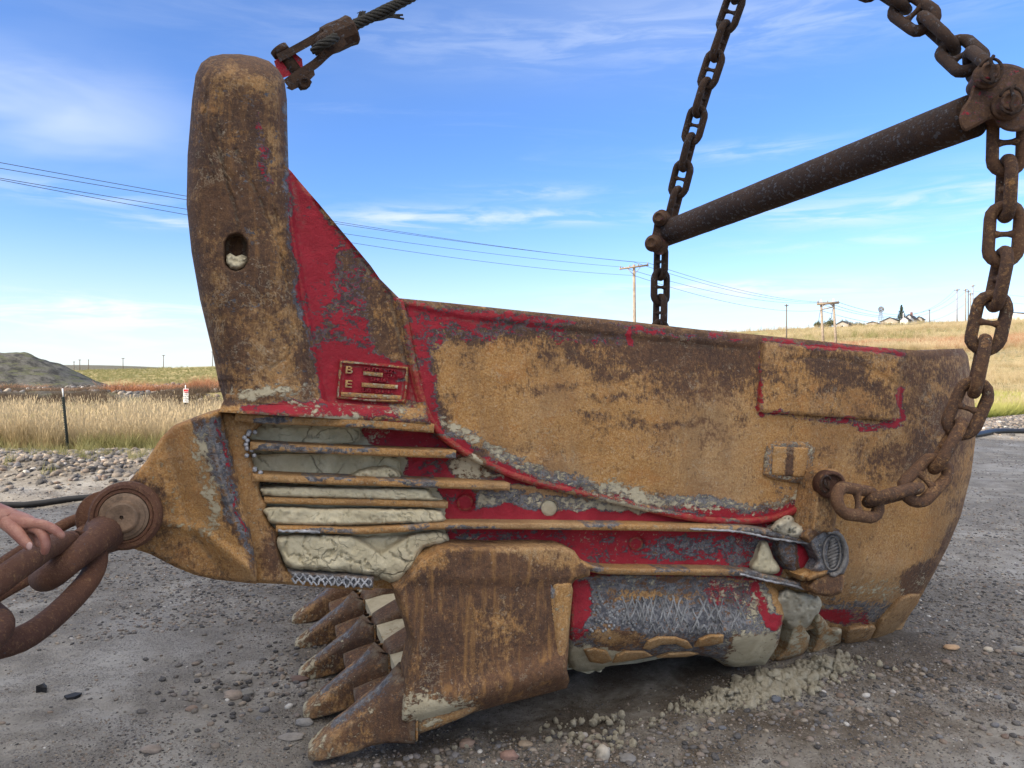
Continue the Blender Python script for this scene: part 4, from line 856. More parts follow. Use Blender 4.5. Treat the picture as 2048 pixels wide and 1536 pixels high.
def chain(name, path, mat, label, cat, roll0, group=None, k=1., ref=(0, -1, 0), stud=True):
    L_, W_, d_ = [q*k for q in LK]
    root = thing(name, path[0], label, cat, group); lm, sm = link_mesh(L_, W_, d_, mat), stud_mesh(W_, d_, mat)
    o0 = Vector([float(x) for x in path[0]])
    for i, (c, t) in enumerate(frames(path, L_-2*d_)):
        t = V(t).normalized(); r_ = Vector(ref); z = (r_-t*r_.dot(t)).normalized(); y = z.cross(t)
        M_ = Matrix((t, y, z)).transposed().to_4x4() @ Matrix.Rotation(roll0+(i % 2)*R(90)+random.uniform(-.12, .12), 4, 'X')
        M_.translation = V(c)-o0
        o = link('link', lm, root); o.matrix_basis = M_
        if stud: s_ = link('stud', sm, o)
    return root
NC = [(2016, 238, 3.60), (2014, 330, 3.63), (2010, 430, 3.66), (2003, 530, 3.69), (1984, 617, 3.72), (1964, 706, 3.74), (1946, 790, 3.75), (1918, 850, 3.76), (1893, 895, 3.74), (1864, 945, 3.71), (1826, 980, 3.67), (1776, 992, 3.62), (1722, 1006, 3.57), (1680, 985, 3.50), (1660, 966, 3.46)]
chain('hoist_chain', PY(*np.array(NC).T), M_CHAINLIT, 'brown stud link chain hanging beside the bucket and drooping to the lug on its side', 'chain', R(20))
chain('hoist_chain', PY(*np.array([(1322, 498, 6.42), (1321, 560, 6.42), (1319, 700, 6.42), (1317, 860, 6.42)]).T), M_CHAIN, 'short dark chain hanging behind the bucket rim from the far end of the spreader bar', 'chain', R(70))
chain('hoist_chain', PY(*np.array([(1342, 436, 6.38), (1392, 240, 6.15), (1432, 110, 6.0), (1470, 0, 5.85), (1510, -120, 5.7)]).T), M_CHAIN, 'long dark chain slanting up from the far end of the spreader bar into the sky', 'chain', R(60))
chain('hoist_chain', PY(*np.array([(1972, 152, 3.60), (1925, 112, 3.86), (1860, 52, 4.05), (1790, 2, 4.25), (1690, -60, 4.5), (1560, -130, 4.8)]).T), M_CHAIN, 'blue brown chain leaving the near spreader bracket through the top right of the picture', 'chain', R(50), k=1.06)
# spreader bar
SB = thing('spreader_bar', PY(1930, 235, 3.72), 'thick dark steel spreader bar running between the near and far hoist chains', 'spreader bar')
A0, A1 = PY(1945, 232, 3.70), PY(1330, 468, 6.40)
q = np.linspace(0, 1, 40)[:, None]; pts = A0+(A1-A0)*q
v, f = tube(pts, .104, 32); v = nz(v, .003, 14, 1); mesh('tube', v, f, M_PIPE, SB)
def flatplate(name, outl, Yd, th, mat, parent, res=5, ang=0.):
    """an outline seen from the front, standing at depth Yd, th thick"""
    O = np.array(outl, float); c = O.mean(0)
    def place(px, py, wz):
        P_ = PY(px, py, Yd-wz); return P_
    B = resample(outl, res, True, True); nb = len(B)
    rings = []
    for wz, sh in ((0, 0.), (th*.8, 0.), (th, 5.)):
        T = np.roll(B, -1, 0)-np.roll(B, 1, 0); N_ = np.stack([T[:, 1], -T[:, 0]], 1); N_ /= np.linalg.norm(N_, axis=1)[:, None]+1e-9
        inw = (c-B); inw /= np.linalg.norm(inw, axis=1)[:, None]; sg = np.sign((N_*inw).sum(1))[:, None]
        rings.append(place(B[:, 0]+N_[:, 0]*sg[:, 0]*sh, B[:, 1]+N_[:, 1]*sg[:, 0]*sh, np.full(nb, wz)))
    v, f = loft(rings); return mesh(name, v, f, mat, parent, False)
nb_out = [(1936, 200), (1944, 176), (1956, 150), (1974, 134), (2000, 127), (2030, 130), (2058, 144), (2078, 176), (2080, 214), (2066, 244), (2040, 262), (2014, 262), (1996, 252), (1984, 238), (1946, 256), (1928, 262), (1918, 240), (1924, 216)]
nbk = mesh('end_bracket', *loft([PY(*np.array([(x, y) for x, y in resample(nb_out, 6, True, True)]).T, Y_) for Y_ in (3.80, 3.53)]), M_BRACKET, SB, False)
flatplate('end_bracket', nb_out, 3.56, .045, M_BRACKET, SB)
def pin(px, py, Yd, r, dep, parent, ax=(-.25, -1, .1), ringy=True, mat=None):
    c = PY(px, py, Yd); mat = mat or M_BRACKET
    p_ = mesh('pin', *lathe(c, ax, [(-.12, r), (dep*.45, r), (dep*.5, r*.78), (dep, r*.76), (dep+.004, r*.62), (dep-.004, r*.5), (dep-.004, .001)], 28), mat, parent)
    mesh('washer', *lathe(c, ax, [(.002, r*1.25), (.018, r*1.25), (.02, r*.8)], 28), mat, p_)
    if ringy:
        a_ = V(ax).normalized(); u_ = a_.cross(Vector((0, 0, 1))).normalized(); w_ = u_.cross(a_); cc = V(c)+a_*(dep+.008)
        mesh('keeper_ring', *tube([np.array(cc+u_*(r*.95*math.cos(t))+w_*(r*1.15*math.sin(t))) for t in np.linspace(.4, 5.9, 22)], .007, 8), M_CHAIN, p_)
        mesh('keeper_ring', *tube([np.array(cc+u_*(r*k1)+w_*(r*k2)+a_*.012) for k1, k2 in ((-.2, 1.3), (.1, .9), (-.1, .2), (.15, -.5), (-.1, -1.1), (.2, -1.35))], .008, 8), M_CHAIN, p_)
    return p_
pin(1972, 154, 3.50, .048, .055, SB); pin(2012, 214, 3.50, .052, .06, SB)
fb = [(1312, 428), (1322, 419), (1336, 424), (1346, 440), (1353, 452), (1346, 476), (1338, 488), (1334, 502), (1322, 510), (1306, 504), (1300, 486), (1306, 462)]
mesh('end_bracket', *loft([PY(*resample(fb, 4, True, True).T, Y_) for Y_ in (6.55, 6.27)]), M_BRACKET, SB, False)
pin(1321, 437, 6.24, .050, .07, SB, (-.45, -1, 0), False); pin(1307, 487, 6.24, .055, .08, SB, (-.45, -1, -.05), False)
# drag clevis, its pin and the big links
CH = thing('drag_clevis', PY(180, 1080, 2.7), 'rusty U shaped clevis with a stepped round pin on the pointed bucket lug', 'shackle')
cp_ = PY(*np.array([(226, 1056, 2.70), (200, 1076, 2.62), (160, 1108, 2.51), (124, 1136, 2.44), (106, 1150, 2.44), (92, 1158, 2.50), (84, 1156, 2.60), (92, 1144, 2.72), (118, 1118, 2.84), (160, 1080, 2.95), (214, 1038, 3.06)]).T)
cp_ = np.concatenate([[PL(238, 1042, .075), PL(216, 1062, .10)], cp_[1:]])
P_ = resample([tuple(p) for p in cp_], .03, False)
v, f = tube(P_, np.interp(np.linspace(0, 1, len(P_)), [0, .07, .16, .3, .8, 1], [.092, .078, .055, .042, .040, .042]), 22); mesh('bow', nz(v, .004, 10, 3), f, M_DRAG, CH)
hc = PL(250, 1032, .155); ha = NRM+np.array([-.10, 0, .05])
mesh('eye', *lathe(hc, ha, [(-.10, .105), (-.03, .122), (.0, .122), (.015, .112), (.017, .100), (.012, .097), (.016, .094), (.016, .086), (.0, .085)], 72), M_DRAG, CH, False)
mesh('pin', *lathe(hc, ha, [(-.1, .085), (.018, .083), (.022, .074), (.026, .072), (.028, .058), (.044, .052), (.048, .046), (.046, .007), (.030, .006)], 72), simple('worn_brown_pin', (.17, .11, .07), .55, .45, 16., .5), CH, False)
hc2 = PL(232, 1030, -.17)
mesh('eye', *lathe(PY(212, 1034, 3.02), ha, [(-.03, .095), (.02, .105), (.03, .10), (.034, .04)], 32), M_DRAG, CH)
DC = thing('drag_chain', PY(60, 1200, 2.2), 'massive smooth rust brown drag chain link hanging from the clevis under the hand', 'chain')
lp = [(146, 1082, 2.60), (178, 1088, 2.66), (193, 1112, 2.62), (184, 1148, 2.56), (150, 1192, 2.42), (106, 1234, 2.28), (62, 1268, 2.16), (20, 1286, 2.10), (-30, 1296, 2.04), (-72, 1290, 2.0), (-92, 1266, 1.98), (-80, 1230, 1.98), (-40, 1192, 2.0), (6, 1157, 2.06), (60, 1118, 2.17), (104, 1092, 2.42)]
P_ = resample([tuple(p) for p in PY(*np.array(lp).T)], .03, True)
v, f = tube(P_, .0355, 20, True); mesh('link', nz(v, .004, 8, 1), f, M_DRAG, DC)
lp = [(-6, 1236, 2.05), (0, 1252, 1.96), (-14, 1275, 1.9), (-90, 1330, 1.75), (-180, 1400, 1.62), (-220, 1400, 1.6), (-220, 1350, 1.66), (-140, 1280, 1.86), (-60, 1230, 2.02), (-22, 1222, 2.07)]
P_ = resample([tuple(p) for p in PY(*np.array(lp).T)], .03, True)
v, f = tube(P_, .033, 18, True); mesh('link', nz(v, .004, 8, 2), f, M_DRAG, DC)
# bar of the far drag chain seen behind
FD = thing('far_drag_chain', PY(100, 1130, 3.3), 'thin looking rusty chain bar seen behind the clevis, slanting down to the left', 'chain')
lp = [(196, 1044, 3.3), (150, 1098, 3.2), (90, 1140, 3.1), (20, 1178, 3.0), (-60, 1225, 2.9), (-90, 1215, 2.9), (-40, 1160, 3.0), (60, 1090, 3.15), (150, 1040, 3.3)]
P_ = resample([tuple(p) for p in PY(*np.array(lp).T)], .04, True)
v, f = tube(P_, .024, 14, True); mesh('link', nz(v, .004, 8, 5), f, M_DRAG, FD)
q1, q2 = np.array(PY(186, 1052, 3.28)), PL(250, 1032, .1)-NRM*2.05; dq = (q2-q1)/np.linalg.norm(q2-q1); sd = np.cross(dq, [0, 0, 1.]); sd /= np.linalg.norm(sd); nk = 5; sg = (q2-q1)/nk
for k in range(nk):
    c_ = q1+sg*(k+.5); hl = np.linalg.norm(sg)*.5; s2 = sd if k % 2 else np.cross(dq, sd)
    mesh('link', *tube([c_+dq*(math.cos(a)*hl*1.0)+s2*(math.sin(a)*.075) for a in np.linspace(0, 2*math.pi, 20, endpoint=False)], .024, 10, True), M_DRAG, FD)
# dump rope: lug on the arch, socket, wedge and wire rope
DR = thing('rope_socket', PL(600, 130, -.7), 'dark rope socket pinned to a dull red lug behind the top of the arch', 'rope socket')
q_ = lambda x, y, wo=-.7: PL(x, y, wo)
def band(name, pts, w_, th, mat, par, wo=-.7):
    L_ = resample(pts, 4, False); o_ = stripe(pts, w_)
    B = resample(o_, 5, True, False); v, f = loft([q_(B[:, 0], B[:, 1], wo), q_(B[:, 0], B[:, 1], wo+th)]); return mesh(name, v, f, mat, par, False)
M_LUGRED = rust('dull_red_lug', False, (.75, 0, .9, .2), .6)
lv, lf = loft([q_(*np.array(o_).T, wz) for o_, wz in (([(548, 122), (570, 110), (590, 106), (604, 118), (606, 134), (588, 148), (566, 156), (556, 148)], -.80), ([(548, 122), (570, 110), (590, 106), (604, 118), (606, 134), (588, 148), (566, 156), (556, 148)], -.66))])
mesh('lug', lv, lf, M_LUGRED, DR, False)
band('cheek_bar', [(556, 116), (580, 104), (620, 82), (656, 60), (680, 48)], 17, .09, M_CHAIN, DR, -.72)
band('cheek_bar', [(572, 168), (596, 150), (630, 128), (654, 106), (690, 80)], 19, .12, M_CHAIN, DR, -.74)
a_, b_ = q_(648, 84, -.68), q_(712, 56, -.68); ax_ = b_-a_
mesh('socket_body', *lathe(a_, ax_, [(0, .050), (.01, .066), (.05, .070), (.12, .068), (.155, .072), (.165, .066), (.165, .03)], 10), M_CHAIN, DR, False)
mesh('wedge', *tube([q_(626, 96, -.66), q_(644, 86, -.64), q_(662, 78, -.62)], [.022, .040, .044], 12), M_CHAIN, DR)
ca, cb = q_(562, 104, -.68), q_(612, 172, -.68)
mesh('pin', *tube([ca+(ca-cb)*.02, ca+(cb-ca)*.2, cb], [.042, .036, .036], 16), M_CHAIN, DR)
mesh('pin_head', *lathe(ca, ca-cb, [(-.01, .045), (.02, .045), (.022, .036)], 18), M_CHAIN, DR)
mesh('clip_plate', *loft([q_(*np.array([(572, 176), (600, 158), (628, 140), (630, 150), (612, 168), (584, 181)]).T, -.72), q_(*np.array([(572, 176), (600, 158), (628, 140), (630, 150), (612, 168), (584, 181)]).T, -.62)]), M_CHAIN, DR, False)
mesh('pin_nut', *lathe(q_(608, 166, -.64), np.array([.35, -1, -.3]), [(-.06, .030), (.04, .030), (.042, .018), (.03, .012)], 12), M_CHAIN, DR)
M_ROPE = simple('greasy_steel_rope', (.035, .032, .026), .6, .5, 60., .5, .3)
WR = thing('wire_rope', q_(800, 5), 'frayed dark wire rope leaving the socket towards the top of the sky', 'rope')
def strands(path, r, n, turns, par, sr=None, rr=None):
    P_ = resample([tuple(p) for p in path], .006, False); T_ = np.gradient(P_, axis=0); T_ /= np.linalg.norm(T_, axis=1)[:, None]
    A_ = np.cross(T_, [0, -1, .2]); A_ /= np.linalg.norm(A_, axis=1)[:, None]; B_ = np.cross(T_, A_); s_ = np.linspace(0, 1, len(P_))
    for k in range(n):
        ph = 2*math.pi*(k/n+turns*s_)[:, None]; g = tube(P_+r*(np.cos(ph)*A_+np.sin(ph)*B_), sr or r*.62, 6)
        mesh('strand', *g, M_ROPE, par)
strands([q_(706, 52), q_(730, 40), q_(770, 20), q_(815, -2), q_(900, -50)], .017, 6, 3.5, WR)
strands([q_(708, 44), q_(722, 40), q_(745, 32), q_(775, 22)], .010, 5, 2.2, WR)
for e in ((808, 38), (806, 30), (797, 18), (790, 24), (800, 34)):
    mesh('strand', *tube([q_(740, 42+random.uniform(-4, 4)), q_(765, 36+random.uniform(-3, 3)), q_(786, (30+e[1])/2), q_(*e)], .0055, 6), M_ROPE, WR)
for k in range(12):
    x, y = 725+random.uniform(-7, 7), 33+random.uniform(-5, 5)
    mesh('strand', *tube([q_(712, 40), q_(x-4, y+4), q_(x, y-8), q_(x+random.uniform(-6, 9), y+random.uniform(-13, 4))], .0022 if k > 4 else .006, 5), M_ROPE, WR)
strands([q_(628, 104, -.60), q_(640, 92, -.57), q_(655, 84, -.56), q_(672, 74, -.58)], .014, 6, .8, DR, .010)
# ---------------------------------------------------------------- person reaching in from the left
def skinmesh(name, verts, edges, radii, mat, parent, sub=2, root=0):
    me = bpy.data.meshes.new(name); me.from_pydata([tuple(v) for v in verts], edges, []); me.materials.append(mat)
    o = link(name, me, parent); m_ = o.modifiers.new('skin', 'SKIN'); m_.use_smooth_shade = True
    lay = me.skin_vertices[0] if me.skin_vertices else None
    if lay is None:
        bpy.context.view_layer.objects.active = o; bpy.ops.mesh.customdata_skin_add(); lay = me.skin_vertices[0]
    for i, r_ in enumerate(radii): lay.data[i].radius = r_ if isinstance(r_, tuple) else (r_, r_)
    for i in range(len(verts)): lay.data[i].use_root = (i == root)
    s_ = o.modifiers.new('sub', 'SUBSURF'); s_.levels = s_.render_levels = sub
    return o
m, t = newmat('skin'); tc = t.n('ShaderNodeTexCoord').outputs['Object']
n1 = t.noise(tc, 30., 4, .6); n2 = t.noise(tc, 260., 3, .6); vv = t.vor(tc, 300.)
c = t.mix(t.ss(n1, .35, .65), (.27, .115, .085, 1), (.36, .18, .13, 1)); c = t.mix(t.m('MULTIPLY', t.ss(n2, .5, .7), .25), c, (.22, .075, .06, 1))
finish(t, c, .5, 0., t.m('ADD', n2, t.m('MULTIPLY', vv, .6)), .35, .003, .4, **{'Subsurface Weight': .12, 'Subsurface Radius': (.012, .005, .003), 'Subsurface Scale': .5}); M_SKIN = m
M_SHIRT = simple('navy_cotton', (.05, .06, .09), .9, .2, 40.); M_JEANS = simple('blue_denim', (.07, .09, .14), .9, .25, 60.); M_HAIR = simple('brown_hair', (.05, .03, .02), .7, .3, 50.); M_BOOT = simple('tan_leather', (.14, .09, .05), .7)
YH = 2.0
PO = Vector((-2.12, 1.5, 0))
PER = thing('person', PO, 'person out of frame at the left whose bare hand rests on the big chain link', 'person')
def H(px, py, dy=0.): return np.array(PY(px, py, YH+dy))-np.array(PO)
pts = [H(-6, 1030), H(26, 1040, .0), H(50, 1048, 0), H(64, 1046, -.022), H(86, 1049, -.034), H(104, 1056, -.038), H(118, 1066, -.036), H(129, 1077, -.032),   # 3..7 index
       H(62, 1053, -.006), H(80, 1060, -.028), H(89, 1074, -.044), H(92, 1092, -.048), H(88, 1109, -.042),                                                   # 8..12 middle
       H(56, 1058, .014), H(70, 1066, .012), H(76, 1080, .0), H(76, 1096, -.008),                                                                   # 13..16 ring
       H(48, 1062, .032), H(58, 1070, .034), H(64, 1082, .028),                                                                                     # 17..19 little
       H(22, 1052, -.03), H(36, 1068, -.044), H(48, 1082, -.052), H(62, 1097, -.056),                                                               # 20..23 thumb
       H(-60, 1004, .0), H(-130, 972, .0), np.array(Vector((-1.62, 1.93, 1.29))-PO), np.array(Vector((-1.82, 1.72, 1.40))-PO), np.array(Vector((-1.95, 1.60, 1.46))-PO)]
ed = [(0, 1), (1, 2), (2, 3), (3, 4), (4, 5), (5, 6), (6, 7), (2, 8), (8, 9), (9, 10), (10, 11), (11, 12), (2, 13), (13, 14), (14, 15), (15, 16), (2, 17), (17, 18), (18, 19), (0, 20), (20, 21), (21, 22), (22, 23), (0, 24), (24, 25), (25, 26), (26, 27), (27, 28)]
rd = [(.032, .027), (.036, .027), (.032, .022), (.0145, .0145), .0135, .0125, .0115, .0085, (.0155, .0155), .0145, .0135, .0125, .009, .0145, .0135, .0125, .009, .013, .012, .009, (.020, .018), .0165, .0145, .011, (.036, .030), (.044, .040), (.046, .044), (.052, .05), (.06, .06)]
skinmesh('arm', pts, ed, rd, M_SKIN, PER, 3, 0)
# thumb nail
nl = H(59, 1092, -.0665); 
v, f = lathe((0, 0, 0), (0, -1, .25), [(0, .0085), (.0015, .008), (.002, .004)], 14); v = v*np.array([.95, 1, 1.2])+nl+np.array(PO)
mesh('nail', v, f, simple('nail_pink', (.42, .27, .24), .35, .05, 20., .05), PER)
B_ = lambda x, y, z: (x, y, z)
skinmesh('body', [B_(0, 0, 1.0), B_(0, 0, 1.2), B_(0, 0, 1.42), B_(0, 0, 1.50), B_(0, .01, 1.56), B_(0, .02, 1.64), B_(0, .02, 1.74), B_(-.18, -.05, 1.42), B_(-.24, -.07, 1.15), B_(-.22, -.02, .92), B_(-.21, 0, .84)],
         [(0, 1), (1, 2), (2, 3), (3, 4), (4, 5), (5, 6), (2, 7), (7, 8), (8, 9), (9, 10)], [.13, .13, .12, .06, .065, (.085, .10), (.06, .075), .055, .045, .03, .04], M_SKIN, PER, 2)
skinmesh('shirt', [B_(0, 0, .86), B_(0, 0, 1.2), B_(0, 0, 1.40), B_(0, 0, 1.47), B_(.13, .06, 1.44), B_(.24, .16, 1.42), B_(-.18, -.05, 1.43), B_(-.23, -.07, 1.25)],
         [(0, 1), (1, 2), (2, 3), (2, 4), (4, 5), (2, 6), (6, 7)], [(.17, .14), (.17, .14), (.19, .13), .075, .085, .078, .085, .07], M_SHIRT, PER, 2)
skinmesh('trousers', [B_(0, 0, 1.02), B_(0, 0, .88), B_(.10, 0, .80), B_(.11, .01, .45), B_(.12, 0, .08), B_(-.10, 0, .80), B_(-.11, .01, .45), B_(-.12, 0, .08)],
         [(0, 1), (1, 2), (2, 3), (3, 4), (1, 5), (5, 6), (6, 7)], [(.165, .14), .15, .095, .07, .06, .095, .07, .06], M_JEANS, PER, 2)
for sx in (-.12, .12):
    v, f = loft([rsec(x, h_, 0, z_, .6, 14) for x, h_, z_ in ((-.08, .03, .08), (-.06, .04, .12), (.03, .045, .11), (.12, .05, .07), (.19, .035, .045))])
    mesh('boot', v[:, [1, 0, 2]]*[1, 1, 1]+np.array([sx, 0, 0])+np.array(PO), f, M_BOOT, PER)
mesh('hair', *(lambda v, f: (v*np.array([1, 1.15, .95])+np.array(PO)+np.array([0, 0, 1.70]), f))(*lathe((0, 0, 0), (0, -.3, 1), [(-.02, .098), (.04, .098), (.08, .08), (.105, .045), (.11, .01)], 20)), M_HAIR, PER)
# ---------------------------------------------------------------- terrain
AZK = [-600, 0, 70, 140, 215, 300, 440, 700, 1100, 1500, 1640, 1760, 1850, 1940, 2048, 2600, 3400]
SKY_ = [741, 741, 741, 740, 738, 736, 729, 716, 690, 664, 655, 647, 641, 637, 630, 622, 640]      # rows of the hill's crest
CREST = [200, 200, 200, 200, 200, 200, 200, 210, 240, 270, 270, 270, 270, 270, 270, 270, 270]
def ground_z(X, Y):
    X = np.asarray(X, float); Y = np.asarray(Y, float); Ys = np.maximum(Y, .3); px = CX+F*X/Ys
    px = np.where(Y <= .3, np.where(X < 0, -3000, 5000), px)
    sy = np.interp(px, AZK, SKY_); cr = np.interp(px, AZK, CREST)
    zc = EYE+(HY-sy)/F*cr
    t = np.clip((Ys-30)/(cr-30), 0, 1)
    right = sstep(px, 900, 1700)
    rise = np.where(Ys <= cr, zc*(t**1.35*right+(1-right)*(sstep(t, .62, 1.)))-(1-right)*1.6*np.exp(-((Ys-125)/45)**2), zc*np.exp(-((Ys-cr)/(cr*2.5))**2))
    rise = rise+right*2.2*np.exp(-((Ys-175)/28)**2)*.5
    z = rise*sstep(Y, 20, 60)
    z = z+sstep(Y, 35, 80)*fbm(X/22, Y/22, 4, 3)*(.5+right*1.1)+sstep(Y, 110, 220)*fbm(X/70, Y/70, 3, 8)*2.2*(Y < 800)
    # rim of the far plain
    z = z+sstep(Y, 900, 1500)*(EYE+17/F*1500)*(1-sstep(px, 150, 620))*(px > -400)*.9
    # near ground: packed gravel, gently uneven, with a soft wheel rut and a hollow below the bucket
    nr = 1-sstep(np.hypot(X, Y), 14, 30)
    z = z+nr*(fbm(X*.35, Y*.35, 3, 5)*.10+fbm(X*1.6, Y*1.6, 4, 15)*.035+fbm(X*7, Y*7, 3, 25)*.010+fbm(X*24, Y*24, 2, 35)*.006*(np.hypot(X, Y) < 9))
    u = X*CT+(Y-D0)*ST; v = X*ST-(Y-D0)*CT
    z = z-.10*np.exp(-((u-.35)/.75)**2-((v+.35)/.45)**2)+.03*np.exp(-((u-.9)/.6)**2-((v-.42)/.2)**2)
    z = z+.05*np.exp(-((u+1.0)/.25)**2-((v+.6)/.6)**2)*0
    rut = (X*.35+Y*.94)-6.6; z = z-.035*np.exp(-(rut/.22)**2)*(X < -.5)*nr+.02*np.exp(-((rut-.4)/.2)**2)*(X < -.5)*nr
    # berm of stones along the edge of the pad, left and right
    z = z+berm(X, Y)
    # spoil mounds in the field and the big one at the left
    for cx, cy, rx, ry, h in ((-20, 38, 5, 2.5, .55), (-13, 36, 4, 2.2, .62), (-27, 40, 6, 3, .5), (-17, 44, 7, 3, .6), (-30, 50, 8, 4, .55), (-22, 54, 6, 4, .7), (-9, 42, 4, 3, .6)):
        z = z+h*np.exp(-((X-cx)/rx)**2-((Y-cy)/ry)**2)*(1+.5*fbm(X/3, Y/3, 4, 9))
    m_ = 1-np.clip(np.hypot((X+76)/30, (Y-92)/16), 0, 1)
    z = z+4.5*np.minimum(m_/.36, .92+.12*m_)*(1+.55*fbm(X/6, Y/4, 5, 31))*(m_ > 0)
    return z
BL = [(-40, 22.), (-20, 15.5), (-10, 12.6), (-6, 11.8), (-2, 12.4), (4, 15), (12, 20.6), (22, 29), (50, 50)]
def berm(X, Y):
    yb = np.interp(X, *zip(*BL)); d = (Y-yb)*.88
    return .26*np.exp(-(d/1.15)**4)*(1+.5*fbm(X*1.2, Y*1.2, 3, 44))*(1-.5*sstep(X, 2, 10))*(np.abs(d) < 4)
def zone(X, Y):
    """r gravel, g grass, b orange weeds, a spoil"""
    Ys = np.maximum(Y, .3); px = CX+F*X/Ys; yb = np.interp(X, *zip(*BL)); A = np.zeros(X.shape+(4,))
    g = sstep(Y-yb, .7, 1.8); n1 = fbm(X/5, Y/5, 4, 51)
    A[..., 0] = 1-g; A[..., 1] = g
    far = (px < 700)&(Y > 30)
    sp = far*sstep(Y+n1*14, 32, 38)*(1-sstep(Y, 100, 125)); A[..., 3] = sp*.95
    orr = np.clip(np.exp(-((Y-52-n1*16)/7)**2)*far*1.2, 0, 1)*(fbm(X/4, Y/3, 3, 54) > -.12); A[..., 2] = orr*.55
    m_ = 1-np.clip(np.hypot((X+76)/30, (Y-92)/16), 0, 1); A[..., 3] = np.maximum(A[..., 3], 1.0*(m_ > .0)); A[..., 2] *= (m_ <= 0)
    rt = (px > 1200); band = np.exp(-((Y-128-n1*22-(px-1900)*.05)/11)**2)*rt; A[..., 2] = np.maximum(A[..., 2], np.clip(band*1.5, 0, 1)*(fbm(X/8, Y/6, 3, 64) > -.16)); A[..., 3] = np.maximum(A[..., 3], .5*np.exp(-((Y-105-n1*20)/9)**2)*rt*(fbm(X/5, Y/8, 3, 66) > .04))
    A[..., 3] = np.maximum(A[..., 3], sstep(Y, 900, 1100)*.9)
    return np.clip(A, 0, 1)
ang = np.unique(np.concatenate([np.linspace(-180, -40, 60), np.arange(-40, 42, .2), np.linspace(42, 180, 60)]))
rad = [.4]
while rad[-1] < 6000: rad.append(rad[-1]*(1.008 if 2.6 < rad[-1] < 12 else 1.014 if rad[-1] < 60 else 1.022 if rad[-1] < 400 else 1.08))
rad = np.array(rad); A_, R_ = np.meshgrid(np.radians(ang), rad); GX, GY = (R_*np.sin(A_)).ravel(), (R_*np.cos(A_)).ravel()
GZ = ground_z(GX, GY); na, nr_ = len(ang), len(rad)
i, j = np.meshgrid(np.arange(nr_-1), np.arange(na-1), indexing='ij'); i, j = i.ravel(), j.ravel()
Fq = np.stack([i*na+j, i*na+j+1, (i+1)*na+j+1, (i+1)*na+j], 1)[:, ::-1]
vs = np.stack([GX, GY, GZ], 1); vs = np.concatenate([vs, [[0, 0, float(ground_z(np.array([0.]), np.array([.01]))[0])]]])
me = bpy.data.meshes.new('ground'); nf = len(Fq)
me.vertices.add(len(vs)); me.vertices.foreach_set('co', vs.ravel())
fan = np.array([(len(vs)-1, k+1, k) for k in range(na-1)])
loops = np.concatenate([Fq.ravel(), fan.ravel()]); me.loops.add(len(loops)); me.loops.foreach_set('vertex_index', loops)
st_ = np.concatenate([np.arange(nf)*4, nf*4+np.arange(len(fan))*3]); tot = np.concatenate([np.full(nf, 4), np.full(len(fan), 3)])
me.polygons.add(len(st_)); me.polygons.foreach_set('loop_start', st_); me.polygons.foreach_set('loop_total', tot); me.polygons.foreach_set('use_smooth', np.ones(len(st_), bool))
me.update(calc_edges=True); me.validate()
zz_ = zone(vs[:, 0], vs[:, 1]); a = me.attributes.new('zone', 'FLOAT_COLOR', 'POINT'); a.data.foreach_set('color', zz_.astype(np.float32).ravel())
uu = vs[:, 0]*CT+(vs[:, 1]-D0)*ST; vv_ = vs[:, 0]*ST-(vs[:, 1]-D0)*CT      # darker ground round the bucket
gdark = sstep(uu, -1.2, -.3)*(1-sstep(uu, 2.2, 3.2))*(1-sstep(vv_+fbm(uu*2, vv_*2, 3, 4)*.6, .35, 1.0))*sstep(vv_, -3.2, -2.4)
gdark = np.maximum(gdark, np.exp(-((vs[:, 1]-np.interp(vs[:, 0], *zip(*BL)))/1.15)**4))  # and the darker gravel bed along the stone bank
a = me.attributes.new('dark_ground', 'FLOAT', 'POINT'); a.data.foreach_set('value', gdark.astype(np.float32))
m, t = newmat('ground_gravel_and_prairie'); tc = t.n('ShaderNodeTexCoord').outputs['Object']
at = t.n('ShaderNodeAttribute', attribute_name='zone'); sx = t.n('ShaderNodeSeparateColor', {0: at.outputs['Color']}); gr, gs, og = sx.outputs; so = at.outputs['Alpha']
n_b = t.noise(tc, .55, 6, .6, .5); n_m = t.noise(tc, 3.2, 7, .68, .3); n_f = t.noise(tc, 24., 6, .72); n_g = t.noise(tc, 110., 3, .7)
v1 = t.n('ShaderNodeTexVoronoi', {'Vector': tc, 'Scale': 115.}); v2 = t.n('ShaderNodeTexVoronoi', {'Vector': tc, 'Scale': 52.})
dust = t.mix(t.ss(n_f, .35, .65), (.225, .208, .182, 1), (.32, .30, .265, 1)); dust = t.mix(t.ss(n_m, .35, .65), dust, (.175, .16, .14, 1))
st1 = t.mix(t.n('ShaderNodeSeparateColor', {0: v1.outputs['Color']}).outputs[0], (.055, .050, .048, 1), (.33, .30, .27, 1))
st2 = t.mix(t.n('ShaderNodeSeparateColor', {0: v2.outputs['Color']}).outputs[1], (.05, .048, .05, 1), (.30, .25, .21, 1))
stony = t.ss(t.m('ADD', t.m('MULTIPLY', n_b, .6), t.m('MULTIPLY', n_m, .4)), .40, .60)
k1 = t.m('MULTIPLY', t.m('SUBTRACT', 1., t.ss(v1.outputs['Distance'], .28, .5)), t.ss(t.m('ADD', n_f, t.m('MULTIPLY', stony, .22)), .50, .62))
k2 = t.m('MULTIPLY', t.m('SUBTRACT', 1., t.ss(v2.outputs['Distance'], .16, .28)), t.ss(t.m('ADD', n_m, t.m('MULTIPLY', stony, .2)), .68, .76))
